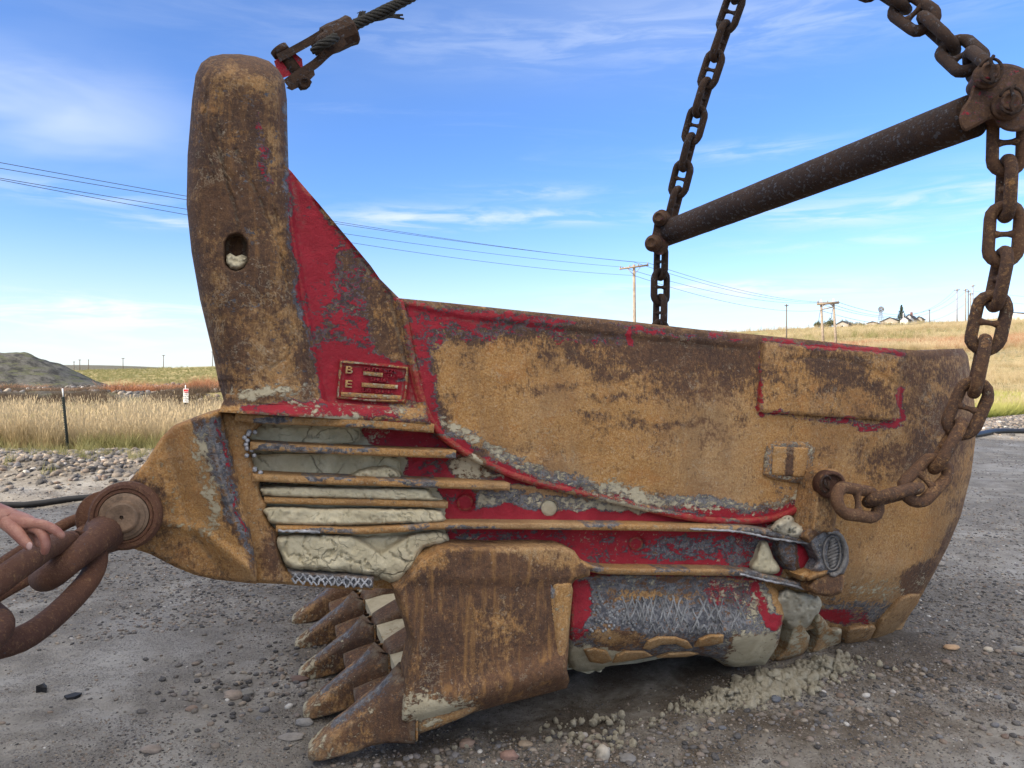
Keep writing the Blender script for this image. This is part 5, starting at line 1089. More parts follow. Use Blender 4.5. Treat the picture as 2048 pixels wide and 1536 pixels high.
dust = t.mix(t.m('MULTIPLY', t.ss(t.noise(tc, .8, 5, .6, .8), .48, .64), .75), dust, (.33, .32, .30, 1)); gcol = t.mix(t.m('MULTIPLY', stony, .35), dust, (.15, .138, .12, 1)); gcol = t.mix(k1, gcol, st1); gcol = t.mix(k2, gcol, st2)
gn = t.noise(tc, .12, 5, .6); gn2 = t.noise(t.stretch(tc, (1, .5, 1)), .9, 7, .72); gn3 = t.noise(tc, 6., 5, .7)
grass = t.mix(t.ss(gn2, .36, .60), (.135, .130, .055, 1), (.36, .285, .135, 1)); grass = t.mix(t.m('MULTIPLY', t.ss(gn, .45, .62), .5), grass, (.16, .165, .07, 1)); grass = t.mix(t.m('MULTIPLY', t.ss(gn3, .5, .7), .5), grass, (.42, .34, .19, 1))
spo = t.mix(t.ss(t.noise(tc, .8, 8, .75), .38, .62), (.035, .034, .032, 1), (.13, .125, .11, 1)); spo = t.mix(t.ss(t.noise(t.stretch(tc, (.6, .6, 3.)), .9, 6, .7), .48, .62), spo, (.10, .105, .06, 1)); spo = t.mix(t.m('MULTIPLY', t.ss(n_b, .58, .72), .35), spo, (.26, .24, .20, 1))
ora = t.mix(t.ss(gn2, .38, .6), (.16, .085, .05, 1), (.42, .22, .12, 1)); ora = t.mix(t.m('MULTIPLY', t.ss(n_b, .5, .64), .7), ora, (.34, .29, .20, 1))
gdk = t.n('ShaderNodeAttribute', attribute_name='dark_ground').outputs['Fac']
gcol = t.mix(t.m('MULTIPLY', gdk, t.ss(n_m, .30, .60)), gcol, t.mix(1., gcol, (.60, .53, .46, 1), 'MULTIPLY'))
c = t.mix(gs, gcol, grass); c = t.mix(so, c, spo); c = t.mix(og, c, ora)
h = t.m('ADD', t.m('MULTIPLY', n_f, .8), t.m('ADD', t.m('MULTIPLY', k1, .5), t.m('MULTIPLY', k2, .9))); h = t.m('ADD', h, t.m('ADD', t.m('MULTIPLY', n_g, .25), t.m('MULTIPLY', n_m, 1.)))
finish(t, c, .93, 0., h, .8, .014, .2); M_GROUND = m
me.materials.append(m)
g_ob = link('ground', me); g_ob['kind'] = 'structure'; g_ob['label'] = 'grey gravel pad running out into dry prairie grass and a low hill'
def gz(x, y): return float(ground_z(np.array([float(x)]), np.array([float(y)]))[0])
# ---------------------------------------------------------------- scattering with instances
def scatter(name, P, S, E_, coll, label, cat, idx=None):
    me = bpy.data.meshes.new(name); P = np.asarray(P, float); me.vertices.add(len(P)); me.vertices.foreach_set('co', P.ravel())
    a = me.attributes.new('sc', 'FLOAT_VECTOR', 'POINT'); S = np.asarray(S, float); S = np.repeat(S[:, None], 3, 1) if S.ndim == 1 else S; a.data.foreach_set('vector', S.ravel())
    a = me.attributes.new('ro', 'FLOAT_VECTOR', 'POINT'); a.data.foreach_set('vector', np.asarray(E_, float).ravel())
    a = me.attributes.new('ix', 'INT', 'POINT'); nk = len(coll.objects); a.data.foreach_set('value', (idx if idx is not None else RNG.integers(0, nk, len(P))).astype(np.int32))
    o = link(name, me); tag(o, label, cat, kind='stuff')
    ng = bpy.data.node_groups.new(name, 'GeometryNodeTree'); ng.interface.new_socket('Geometry', in_out='INPUT', socket_type='NodeSocketGeometry'); ng.interface.new_socket('Geometry', in_out='OUTPUT', socket_type='NodeSocketGeometry')
    N = ng.nodes; gi, go = N.new('NodeGroupInput'), N.new('NodeGroupOutput'); ip = N.new('GeometryNodeInstanceOnPoints'); ci = N.new('GeometryNodeCollectionInfo')
    ci.inputs['Collection'].default_value = coll; ci.inputs['Separate Children'].default_value = True; ci.inputs['Reset Children'].default_value = True
    def attr(nm, ty):
        q = N.new('GeometryNodeInputNamedAttribute'); q.data_type = ty; q.inputs['Name'].default_value = nm; return q.outputs['Attribute']
    Lk = ng.links.new; Lk(gi.outputs[0], ip.inputs['Points']); Lk(ci.outputs[0], ip.inputs['Instance']); ip.inputs['Pick Instance'].default_value = True
    Lk(attr('ix', 'INT'), ip.inputs['Instance Index']); Lk(attr('sc', 'FLOAT_VECTOR'), ip.inputs['Scale'])
    e2 = N.new('FunctionNodeEulerToRotation'); Lk(attr('ro', 'FLOAT_VECTOR'), e2.inputs[0]); Lk(e2.outputs[0], ip.inputs['Rotation']); Lk(ip.outputs[0], go.inputs[0])
    o.modifiers.new('scatter', 'NODES').node_group = ng; return o
def source(name, geos, mat):
    c = bpy.data.collections.new(name)
    for k, (v, f) in enumerate(geos):
        me = bpy.data.meshes.new(name); me.from_pydata(np.asarray(v).tolist(), [], [tuple(int(i) for i in q) for q in f]); me.polygons.foreach_set('use_smooth', [True]*len(f)); me.materials.append(mat)
        c.objects.link(bpy.data.objects.new(name+'_source', me))
    return c
def ico(sub, seed, rough=.35, flat=.6, elong=1.3):
    bm = bmesh.new(); bmesh.ops.create_icosphere(bm, subdivisions=sub, radius=1); v = np.array([x.co[:] for x in bm.verts]); f = [[q.index for q in x.verts] for x in bm.faces]; bm.free()
    n_ = fbm(v[:, 0]*1.1+seed*7, v[:, 1]*1.1+v[:, 2]*1.7, 3, seed)[:, None]; v = v*(1+rough*2*n_); v[:, 0] *= elong; v[:, 2] *= flat; return v, f
m, t = newmat('river_pebble'); rr = t.n('ShaderNodeObjectInfo').outputs['Random']; tc = t.n('ShaderNodeTexCoord').outputs['Object']
cr = t.n('ShaderNodeValToRGB', {0: rr}); els = cr.color_ramp; els.interpolation = 'LINEAR'
for k, (p_, c_) in enumerate(((0, (.05, .048, .048)), (.25, (.10, .095, .095)), (.45, (.17, .15, .13)), (.6, (.25, .20, .16)), (.72, (.14, .145, .16)), (.86, (.33, .28, .22)), (.95, (.17, .12, .095)), (1, (.55, .53, .50)))):
    e = els.elements[k] if k < 2 else els.elements.new(p_); e.position = p_; e.color = c_+(1,)
nn = t.noise(tc, 2.2, 5, .65); c = t.mix(t.m('MULTIPLY', t.ss(nn, .5, .7), .35), cr.outputs[0], (.30, .27, .23, 1)); finish(t, c, .8, 0., nn, .3, .1, .3); M_STONE = m
PEB = source('pebble', [ico(2, s_, .3, .55+.1*(s_ % 3), 1.15+.15*(s_ % 3)) for s_ in range(7)], M_STONE)
GRIT = source('grit', [ico(1, s_, .35, .6, 1.2) for s_ in range(5)], M_STONE)
def in_view(n, r0, r1, pw=1., a0=-42, a1=42):
    u = RNG.random(n); r_ = (r0**(2-pw*2)+(r1**(2-pw*2)-r0**(2-pw*2))*u)**(1/(2-pw*2)) if pw != 1 else r0*(r1/r0)**u
    a_ = np.radians(RNG.uniform(a0, a1, n)); return r_*np.sin(a_), r_*np.cos(a_)
def euler(n, tilt=.25): return np.stack([RNG.uniform(-tilt, tilt, n), RNG.uniform(-tilt, tilt, n), RNG.uniform(0, 6.28, n)], 1)
def under_bucket(x, y):
    u = x*CT+(y-D0)*ST; v_ = x*ST-(y-D0)*CT; return (u > -.3)&(u < 2.6)&(v_ < -.3)&(v_ > -2.2)
def stones(name, n, r0, r1, s0, s1, coll, label, thr=0., f=1.3, seed=61, pw=1., expo=2.5):
    x, y = in_view(n, r0, r1, pw); q = fbm(x*f, y*f, 4, seed)+fbm(x*.4, y*.4, 3, seed+5)*.8
    k = (q > thr+RNG.uniform(-.12, .12, n))&~under_bucket(x, y)&(y < np.interp(x, *zip(*BL))+.9); x, y = x[k], y[k]; n = len(x); s_ = s0+(s1-s0)*RNG.random(n)**expo
    return scatter(name, np.stack([x, y, ground_z(x, y)+s_*.12], 1), s_, euler(n, .35), coll, label, 'gravel')
stones('fine_gravel', 150000, 2.3, 10, .002, .007, GRIT, 'fine grit strewn over the grey pad', -.10)
stones('gravel', 13000, 2.3, 16, .003, .0115, PEB, 'small mixed pebbles lying in patches on the pad', .02, 1.0, 71, expo=3.5)
stones('pad_gravel', 60000, 5., 24, .006, .016, GRIT, 'coarser dark gravel over the back of the pad', -.12, .7, 81, expo=2)
# a drift of pebbles just in front of the bucket
n = 3000; u = RNG.uniform(-.9, 3.0, n); v_ = np.abs(RNG.normal(0, .42, n))+.02; x = u*CT+v_*ST; y = D0+u*ST-v_*CT; s_ = .003+.014*RNG.random(n)**4
scatter('pebble_drift', np.stack([x, y, ground_z(x, y)+s_*.25], 1), s_, euler(n), PEB, 'drift of pebbles heaped along the near side of the bucket', 'gravel')
n = 700; x = RNG.normal(-1.1, .35, n); y = RNG.normal(3.9, .3, n); s_ = .004+.014*RNG.random(n)**3
scatter('pebble_drift', np.stack([x, y, ground_z(x, y)+s_*.3], 1), s_, euler(n), PEB, 'pebbles gathered in front of the teeth', 'gravel')
n = 9000; x = RNG.uniform(-36, -6, n); y = RNG.uniform(30, 56, n); k = (x/y > -.72)&(fbm(x/4, y/3, 3, 88) > -.05); x, y = x[k], y[k]; s_ = .04+.12*RNG.random(len(x))**4
scatter('spoil_rubble', np.stack([x, y, ground_z(x, y)+s_*.2], 1), s_, euler(len(x), .6), PEB, 'dark lumpy rubble piles behind the dry grass at the left', 'rubble')
# stones of the berm
n = 48000; x = RNG.uniform(-16, 30, n); yb = np.interp(x, *zip(*BL)); y = yb+RNG.normal(0, .62, n); k = (np.abs(x/y) < .85); x, y = x[k], y[k]; s_ = .017+.042*RNG.random(len(x))**1.8
m2 = simple('berm_stone', (.25, .21, .175), .85, .55, 1.2, .2)
scatter('berm_stones', np.stack([x, y, ground_z(x, y)+s_*.2], 1), s_, euler(len(x), .6), PEB, 'low bank of rounded stones along the edge of the gravel pad', 'stones')
# ---------------------------------------------------------------- single stones and scraps one can point to
def big_stone(px, py, r_, col, label, seed, flat=.6, el_=1.25, rz=0.):
    Yg = EYE*F/(py-HY)-.0; x = (px-CX)/F*Yg; z = gz(x, Yg)
    v, f = ico(4, seed, .22, flat, el_); v = nz(v, .05, 1.5, seed)*r_; c_, s_ = math.cos(rz), math.sin(rz); v = v@np.array([[c_, s_, 0], [-s_, c_, 0], [0, 0, 1]])
    o = mesh('stone', v+np.array([x, Yg, z+r_*flat*.45]), f, simple('stone_'+str(seed), col, .8, .25, 14., .25)); tag(o, label, 'stone'); return o
big_stone(467, 1392, .037, (.27, .22, .18), 'smooth oval buff stone among pebbles left of the teeth', 1, .62, 1.3)
big_stone(495, 1388, .030, (.22, .21, .19), 'lumpy grey stone touching the right side of the smooth oval buff one', 2, .7, 1.1)
big_stone(383, 1420, .022, (.20, .15, .12), 'small brown stone a little left of and below the smooth oval buff stone', 3)
big_stone(302, 1500, .031, (.25, .21, .18), 'flat oval tan stone low in the left part of the pad', 4, .5, 1.4)
big_stone(609, 1437, .030, (.26, .25, .24), 'pale grey egg shaped stone just below the tips of the teeth', 5, .6, 1.3)
big_stone(600, 1357, .034, (.13, .085, .07), 'dark brown flat stone between the second and third teeth', 6, .45, 1.3)
big_stone(655, 1345, .020, (.10, .105, .12), 'blue grey pebble to the right of the dark brown flat stone by the teeth', 7)
big_stone(582, 1466, .033, (.25, .23, .21), 'flat grey slab of stone half sunk left of the nearest tooth', 8, .3, 1.6)
big_stone(934, 1472, .030, (.24, .17, .13), 'reddish buff stone in front of the lower edge of the big shroud', 9, .7, 1.2, .6)
big_stone(1205, 1502, .032, (.38, .34, .28), 'pale upright cream stone near the bottom edge of the picture', 10, 1.1, .9)
big_stone(1256, 1508, .030, (.20, .19, .18), 'grey half buried stone right of the pale upright cream one', 11, .5, 1.2)
big_stone(1050, 1470, .024, (.28, .22, .16), 'small tan oval stone in the shade under the middle of the bucket', 12, .5, 1.3)
big_stone(1018, 1500, .030, (.24, .15, .12), 'pinkish angular stone among the gravel in front of the shroud', 13, .7)
big_stone(1880, 1138, .036, (.24, .22, .20), 'round grey brown stone just right of the rear of the bucket', 14, .75, 1.1)
big_stone(1877, 1125, .018, (.36, .40, .44), 'small pale blue pebble resting behind the round grey brown stone', 15, .7)
big_stone(1858, 1154, .028, (.10, .10, .11), 'dark slate stone tucked against the rear heel of the bucket', 16, .4)
big_stone(1902, 1306, .030, (.42, .28, .17), 'orange tan stone lying alone on the pad right of the bucket', 17, .5, 1.4)
big_stone(1977, 1310, .024, (.42, .37, .30), 'cream round stone right of the orange tan stone', 18, .7, 1.1)
big_stone(2040, 1307, .040, (.24, .22, .19), 'long grey brown stone cut by the right edge of the picture', 19, .4, 1.5)
big_stone(1893, 1334, .020, (.22, .17, .14), 'small brown stone just below the orange tan stone', 20)
big_stone(1552, 1398, .022, (.13, .14, .16), 'slate blue stone among the pale clods by the heel', 21, .6, 1.4, 1.)
def scrap(pts, label, h_):
    Yg = EYE*F/(pts[0][1]-HY); P_ = []
    for px, py in pts: Y_ = EYE*F/(py-HY); P_.append([(px-CX)/F*Y_, Y_, gz((px-CX)/F*Y_, Y_)])
    P_ = np.array(P_); c_ = P_.mean(0); n_ = len(P_); t_ = P_+np.array([0, 0, 1])*(.004+h_*RNG.random(n_))[:, None]
    ring = [np.concatenate([P_[k:k+1]]) for k in range(n_)]
    vs = np.concatenate([P_, t_, [c_+[0, 0, h_]]]); fs = [(k, (k+1) % n_, n_+(k+1) % n_, n_+k) for k in range(n_)]+[(n_+k, n_+(k+1) % n_, 2*n_) for k in range(n_)]
    o = mesh('rubber_scrap', vs, fs, simple('black_rubber', (.018, .018, .02), .7, .3, 30.), None, False); tag(o, label, 'scrap')
scrap([(128, 1392), (134, 1398), (150, 1397), (160, 1393), (164, 1387), (150, 1387), (140, 1390)], 'flat torn black scrap lying on the pad at the left', .012)
scrap([(72, 1384), (82, 1382), (93, 1384), (94, 1378), (88, 1372), (82, 1376)], 'crumpled black scrap with a raised corner left of the flat torn one', .035)
# pale crumbly clods fallen from the heel
CL = source('clod', [(lambda v, f: (nz(v, .45, 2.8, s_), f))(*ico(3, s_+20, .45, .8, 1.1)) for s_ in range(6)], M_CLOD)
def clods(n, cu, cv, su, sv, s0, s1, label, lift=.5):
    u = RNG.normal(cu, su, n); v_ = RNG.normal(cv, sv, n); x = u*CT+v_*ST; y = D0+u*ST-v_*CT; s_ = s0+(s1-s0)*RNG.random(n)**2.2
    hh = .05*np.exp(-((u-cu)/su)**2-((v_-cv)/sv)**2); scatter('clods', np.stack([x, y, ground_z(x, y)+s_*lift+hh*RNG.random(n)], 1), s_, euler(n, 3), CL, label, 'clods')
def at_px(px, py):
    Y_ = EYE*F/(py-HY); X_ = (px-CX)/F*Y_; return X_*CT+(Y_-D0)*ST, X_*ST-(Y_-D0)*CT
for px, py, su, sv, n_, s1, lb in ((1545, 1372, .13, .06, 900, .024, 'heap of pale crumbly clods fallen below the heel shrouds'), (1460, 1395, .14, .05, 420, .015, 'low spill of pale clods left of the heap by the heel'),
                               (1640, 1345, .12, .06, 400, .018, 'thin scatter of pale clods right of the heap by the heel'), (1180, 1432, .35, .09, 110, .018, 'grey clods in the shade under the middle of the bucket'), (1200, 1470, .06, .04, 40, .02, 'small patch of pale crumbs in front of the middle of the bucket')):
    u_, v_ = at_px(px, py); clods(n_, u_, v_, su, sv, .004, s1, lb)
# ---------------------------------------------------------------- grass, weeds and brush
def grass_mat(name, c1, c2, tipc):
    m, t = newmat(name); rr = t.n('ShaderNodeObjectInfo').outputs['Random']; tc = t.n('ShaderNodeTexCoord').outputs['Object']; z = t.n('ShaderNodeSeparateXYZ', {0: tc}).outputs[2]
    n_ = t.noise(tc, 9., 2, .5); c = t.mix(t.ss(t.m('ADD', t.m('MULTIPLY', rr, .6), t.m('MULTIPLY', n_, .4)), .25, .7), c1+(1,), c2+(1,)); c = t.mix(t.ss(z, .25, .75), c, tipc+(1,))
    b = finish(t, c, .8, spec=.15); tr = t.n('ShaderNodeBsdfTranslucent', {'Color': c}); mx = t.n('ShaderNodeMixShader', {0: .25, 1: b.outputs[0], 2: tr.outputs[0]}); out = [x for x in t.t.nodes if x.type == 'OUTPUT_MATERIAL'][0]; t.t.links.new(mx.outputs[0], out.inputs[0]); return m
def tuft(n, rad_, h0, h1, wd, seed, lean=.3, heads=0.):
    r_ = np.random.default_rng(seed); vs, fs = [], []
    for k in range(n):
        a, q = r_.uniform(0, 6.28), rad_*math.sqrt(r_.random()); b = np.array([q*math.cos(a), q*math.sin(a), -.03]); h_ = r_.uniform(h0, h1); d = np.array([r_.normal(0, lean), r_.normal(0, lean), 1.]); s_ = r_.uniform(0, 3.14); w_ = np.array([math.cos(s_), math.sin(s_), 0])*wd/2
        bend = np.array([r_.normal(0, lean*.7), r_.normal(0, lean*.7), 0])*h_; i0 = len(vs)
        for t_, kk in ((0, 1), (.5, .8), (1, .25)):
            c = b+d*h_*t_+bend*t_*t_; vs += [c-w_*kk, c+w_*kk]
        fs += [(i0, i0+1, i0+3, i0+2), (i0+2, i0+3, i0+5, i0+4)]
        if r_.random() < heads:
            c = b+d*h_+bend; i1 = len(vs); vs += [c-w_*2.2, c+w_*2.2, c+w_*1.8+d*.09, c-w_*1.8+d*.09]; fs.append((i1, i1+1, i1+2, i1+3))
    return np.array(vs), fs
MG1 = grass_mat('dry_tall_grass', (.24, .19, .095), (.42, .33, .185), (.47, .38, .24)); MG2 = grass_mat('green_low_grass', (.19, .19, .075), (.30, .28, .13), (.38, .34, .18)); MG3 = grass_mat('rust_orange_weed', (.30, .12, .055), (.43, .21, .11), (.46, .26, .15)); MG4 = grass_mat('yellow_green_weed', (.22, .25, .06), (.34, .35, .10), (.42, .40, .14)); MG5 = grass_mat('dark_brown_brush', (.085, .06, .04), (.15, .11, .075), (.17, .13, .09))
G1 = source('tall_grass', [tuft(30, .16, .25, 1.0, .008, s_, .22, .45) for s_ in range(7)], MG1); G2 = source('low_grass', [tuft(44, .16, .10, .38, .009, s_, .3) for s_ in range(4)], MG2)
G3 = source('orange_weed', [tuft(220, .42, .15, .75, .018, s_, .5) for s_ in range(3)], MG3); G4 = source('green_weed', [tuft(70, .12, .25, .8, .014, s_, .35) for s_ in range(3)], MG4); G5 = source('brush', [tuft(120, .3, .15, .6, .012, s_, .5) for s_ in range(3)], MG5)
def field(name, n, px0, px1, Y0, Y1, coll, label, s0=.7, s1=1.2, thr=-9, f=.5, seed=3, cat='grass', pw=1):
    px = RNG.uniform(px0, px1, n); Y = Y0*(Y1/Y0)**RNG.random(n) if pw == 1 else np.sqrt(Y0**2+(Y1**2-Y0**2)*RNG.random(n)); X = (px-CX)/F*Y
    k = (fbm(X*f, Y*f, 3, seed) > thr)&(Y > np.interp(X, *zip(*BL))+.9); X, Y = X[k], Y[k]; n = len(X)
    return scatter(name, np.stack([X, Y, ground_z(X, Y)], 1), RNG.uniform(s0, s1, n), euler(n, .08), coll, label, cat)
field('dry_grass', 7000, -250, 500, 13, 25, G1, 'tall dry straw coloured grass standing behind the stone bank at the left', .35, .92, -.08)
field('green_grass', 7500, -250, 500, 12.8, 22, G2, 'short green grass at the foot of the tall dry grass', .7, 1.3, -.05)
field('green_weeds', 1100, -100, 480, 13.2, 24, G4, 'yellow green weeds scattered in the dry grass', .4, .95, .02, .4, 9)
field('dark_brush', 3000, -250, 480, 20, 48, G5, 'low dark brown brush behind the dry grass', .4, 1.0, -.02, .2, 12, 'brush')
field('orange_weeds', 380, -250, 480, 38, 66, G3, 'band of rust orange tumbleweed in front of the dark mound', .5, 1.3, .02, .15, 15, 'weeds')
field('hillside_grass', 9000, 1450, 2350, 26, 110, G1, 'pale yellow grass over the lower slope at the right', .45, .9, -.1, .15, 5); field('hillside_green', 3500, 1850, 2300, 22, 40, G4, 'yellow green weeds at the foot of the slope at the right', .4, .85, -.1, .3, 6)
field('hill_grass', 12000, 1350, 2300, 110, 268, G1, 'thick grass waving over the upper hill', 1., 1.9, -.12, .08, 7); field('hill_green', 5000, 1350, 2300, 120, 268, G2, 'green grass in patches over the upper hill', 2., 4.5, .02, .05, 8)
field('hill_orange_weeds', 1500, 1500, 2300, 114, 142, G3, 'rust orange weeds in a band across the hill', 1., 2.2, -.02, .1, 17, 'weeds')
field('valley_grass', 6000, 120, 480, 120, 205, G2, 'short green grass on the bank beyond the orange weeds', .8, 1.8, -.1, .05, 18)
n = 260; x = RNG.uniform(-12, 3, n); y = np.interp(x, *zip(*BL))+RNG.normal(.1, .5, n); scatter('berm_weeds', np.stack([x, y, ground_z(x, y)], 1), RNG.uniform(.3, .7, n), euler(n, .1), G2, 'little green tufts growing between the stones of the bank', 'weeds')
# ---------------------------------------------------------------- hose, posts, sign
M_HOSE = simple('black_plastic_pipe', (.014, .014, .015), .45, .3, 12., .15)
def gpath(pts, r_): P_ = resample(pts, .3, False); return np.stack([P_[:, 0], P_[:, 1], ground_z(P_[:, 0], P_[:, 1])+r_*.9], 1)
def gp(px, py): Y_ = EYE*F/(py-HY); return ((px-CX)/F*Y_, Y_)
o = mesh('black_pipe', *tube(gpath([gp(-160, 1010), gp(0, 1008), gp(90, 1003), gp(200, 997), gp(420, 985)], .04), .038, 12), M_HOSE); tag(o, 'black plastic pipe lying in front of the stone bank at the left', 'pipe')
o = mesh('black_pipe', *tube(gpath([gp(1850, 882), gp(1940, 876), gp(1990, 869), gp(2048, 866), gp(2200, 862)], .05), .075, 12), M_HOSE); tag(o, 'black plastic pipe behind the gravel pad right of the bucket', 'pipe')
M_POST = simple('dark_green_steel', (.022, .028, .022), .6, .3, 20.); M_WHITE = simple('white_paint', (.78, .78, .76), .6, .05, 20., .1)
def tpost(px, pyb, pyt, pxt, label, Yd):
    a = np.array(PY(px, pyb, Yd)); b = np.array(PY(pxt, pyt, Yd)); a[2] = min(a[2], gz(a[0], a[1]))-.05
    r_ = thing('fence_post', a, label, 'fence post'); m_ = a+(b-a)*.89; s_ = .021
    mesh('flange', *bar(a, m_, .032, .012), M_POST, r_); v, f = tube([a+[0, -.02, 0], m_+[0, -.02, 0]], .014, 4); mesh('stem', v, f, M_POST, r_)
    mesh('tip', *tube([m_, b], .012, 6), M_WHITE, r_)
    st = [lathe(a+(m_-a)*k+np.array([0, -.03, 0]), (0, -1, 0), [(0, .012), (.014, .010)], 6) for k in np.linspace(.08, .98, 26)]; q = mesh('studs', *join_geo(st), M_POST, r_); q['kind'] = 'stuff'; return r_
tpost(139, 922, 777, 125, 'dark steel fence post with a white top leaning slightly in the dry grass', 12.7)
tp = tpost(370, 835, 770, 371, 'dark steel fence post that carries the small warning sign', 19.)
SG = thing('warning_sign', PY(371, 790, 18.9), 'small white warning sign with a red band fixed to a post in the grass', 'sign')
sg = lambda x0, y0, x1, y1, Yd: loft([PY(np.array([x0, x1, x1, x0]), np.array([y0, y0, y1, y1]), Yd), PY(np.array([x0, x1, x1, x0]), np.array([y0, y0, y1, y1]), Yd-.012)])
mesh('board', *sg(366.5, 777.5, 377, 805, 18.9), M_WHITE, SG, False); mesh('red_band', *sg(367.3, 778.5, 376.2, 785, 18.87), simple('red_print', (.55, .03, .04), .6, .05), SG, False)
def flat_text(s, px, py, Yd, size, mat, par, name='letters'):
    cu = bpy.data.curves.new(name, 'FONT'); cu.body = s; cu.size = size; cu.align_x = 'CENTER'; cu.extrude = .002; tmp = bpy.data.objects.new('t', cu); COL.objects.link(tmp); bpy.context.view_layer.update()
    me = bpy.data.meshes.new_from_object(tmp.evaluated_get(bpy.context.evaluated_depsgraph_get())); bpy.data.objects.remove(tmp); me.name = name; me.materials.append(mat); o = link(name, me, par)
    o.rotation_euler = (R(90), 0, 0); o.location = V(PY(px, py, Yd))-origin(par); return o
M_INK = simple('black_print', (.03, .03, .035), .6, .1)
flat_text('DANGER', 371.8, 784, 18.85, .028, M_WHITE, SG)
for k, s_ in enumerate(('KEEP', 'OUT OF', 'WORK', 'AREA')): flat_text(s_, 371.8, 790+k*4.2, 18.87, .039, M_INK, SG)
# ---------------------------------------------------------------- power poles and lines
M_WOOD = simple('weathered_pole_wood', (.27, .22, .17), .85, .35, 4., .3); M_WOODD = simple('dark_pole_wood', (.13, .11, .09), .85, .3, 4.); M_CER = simple('grey_insulator', (.25, .25, .25), .5, .1); M_WIRE = simple('power_wire', (.05, .05, .055), .5, .1)
def at(px, py, Yd): return np.array(PY(px, py, Yd))
def pole(px, pyb, pyt, Yd, r_, arms, label, mat=None, pxt=None, tilt=4):
    mat = mat or M_WOOD; pxt = px if pxt is None else pxt; a, b = at(px, pyb, Yd), at(pxt, pyt, Yd); a[2] = min(a[2], gz(a[0], a[1]))-.4
    g_ = thing('utility_pole', a, label, 'utility pole'); mesh('post', *tube([a, b], [r_*1.2, r_*.8], 10), mat, g_)
    for py, half, tl in arms:
        p0, p1 = at(pxt-half, py+tl, Yd-.25), at(pxt+half, py-tl, Yd-.25); mesh('crossarm', *bar(p0, p1, r_*.8), mat, g_)
        for k in (.03, .35, .65, .97): q = p0+(p1-p0)*k; mesh('insulator', *lathe(q+[0, 0, r_*.3], (0, 0, 1), [(0, r_*.25), (r_*.8, r_*.4), (r_*1.5, r_*.2)], 8), M_CER, g_)
        mesh('brace', *bar(p0+(p1-p0)*.25, at(pxt, py+half*.55, Yd-.2), r_*.25), mat, g_); mesh('brace', *bar(p0+(p1-p0)*.75, at(pxt, py+half*.55, Yd-.2), r_*.25), mat, g_)
    return g_
pole(1270.5, 700, 529, 60, .13, [(534, 29, 4)], 'tall weathered pole with one tilted crossarm beside the far hoist chain', pxt=1268)
# two-legged frame
HF = thing('utility_pole', at(1657, 692, 110), 'two legged H frame power pole standing on the hill just behind the bucket rim', 'utility pole')
for a_, b_ in (((1648, 690), (1642, 606)), ((1673, 694), (1667, 604))):
    A_, B_ = at(*a_, 110), at(*b_, 110); A_[2] = min(A_[2], gz(A_[0], A_[1]))-.5; mesh('post', *tube([A_, B_], [.20, .15], 10), M_WOOD, HF)
    for k in (-3.2, 0, 3.2): mesh('bird_guard', *bar(at(b_[0]+k, b_[1]+2, 109.8), at(b_[0]+k*.1, b_[1]-7, 109.8), .05), M_WHITE, HF)
mesh('crossarm', *bar(at(1634, 608, 109.6), at(1678, 605, 109.6), .26), M_WOOD, HF)
for p0, p1 in (((1644, 613), (1653, 606)), ((1666, 612), (1657, 605)), ((1643, 619), (1666, 614))): mesh('brace', *bar(at(*p0, 109.7), at(*p1, 109.7), .12), M_WOOD, HF)
for px in (1636, 1655, 1676): mesh('insulator', *lathe(at(px, 606, 109.6), (0, 0, 1), [(0, .08), (.25, .12), (.4, .06)], 8), M_CER, HF)
for p0, p1 in (((1641, 618), (1636, 650)), ((1666, 615), (1660, 648))): mesh('guy_wire', *bar(at(*p0, 110), at(*p1, 112), .04), M_WIRE, HF)
pole(1573, 662, 608, 150, .13, [(611, 4, 0)], 'thin dark pole with a short top arm left of the two legged one', M_WOODD)
pole(1859, 643, 619, 240, .14, [(621, 2, 0)], 'small lone pole on the hill right of the pointed spruce', M_WOODD)
for px, pyt, hf, lb in ((1914, 577, 5, 'leftmost tall pole of the cluster beside the near chain'), (1931, 577, 4, 'second tall pole of the cluster beside the near chain'), (1936.5, 580, 4, 'middle bluish pole of the cluster beside the near chain'), (1941, 585, 5, 'short pole behind the middle one of the cluster beside the near chain'), (1946, 569, 4, 'tallest thin pole of the cluster, partly behind the near chain')):
    pole(px, 640, pyt, 235, .17, [(pyt+3, hf*1.1, .8)], lb, M_WOODD if px in (1936.5,) else M_WOOD)
for px, pyt, lb, hf in ((147, 723, 'leftmost of the tiny poles beside the mound', 2), (158.5, 719, 'second tiny pole from the mound, taller than its left neighbour', 2.6), (176, 719, 'third tiny pole from the mound, without a wide arm', 1), (245, 716, 'tiny pole with a wide crossarm standing alone before the dark ridge', 3), (326, 710, 'tiny leaning pole with a crossarm above the right end of the dark ridge', 3.2), (424, 703, 'tiny pole with a crossarm close to the arch of the bucket', 3)):
    pole(px+1, 745, pyt, 235, .11, [(pyt+1, hf, 0)], lb, M_WOODD)
def wires(pts3, sag, label, r_=.012):
    a, b = pts3; P_ = [a+(b-a)*t_-np.array([0, 0, 4*sag*t_*(1-t_)]) for t_ in np.linspace(0, 1, 40)]; o = mesh('power_line', *tube(P_, r_, 5), M_WIRE, None); tag(o, label, 'power line', 'power lines between the poles')
for k, (y0, y1, lb) in enumerate(((318, 524, 'uppermost of the wires crossing the sky behind the arch'), (330, 526, 'second wire from the top crossing the sky behind the arch'), (350, 534, 'third wire from the top crossing the sky behind the arch'), (352, 551, 'lowest of the wires crossing the sky behind the arch'))):
    wires((at(-60, y0-4, 24+k*.3), at((1268, 1297, 1244, 1268)[k], y1, 59.7)), (.35, .35, .35, .55)[k], lb, .011)
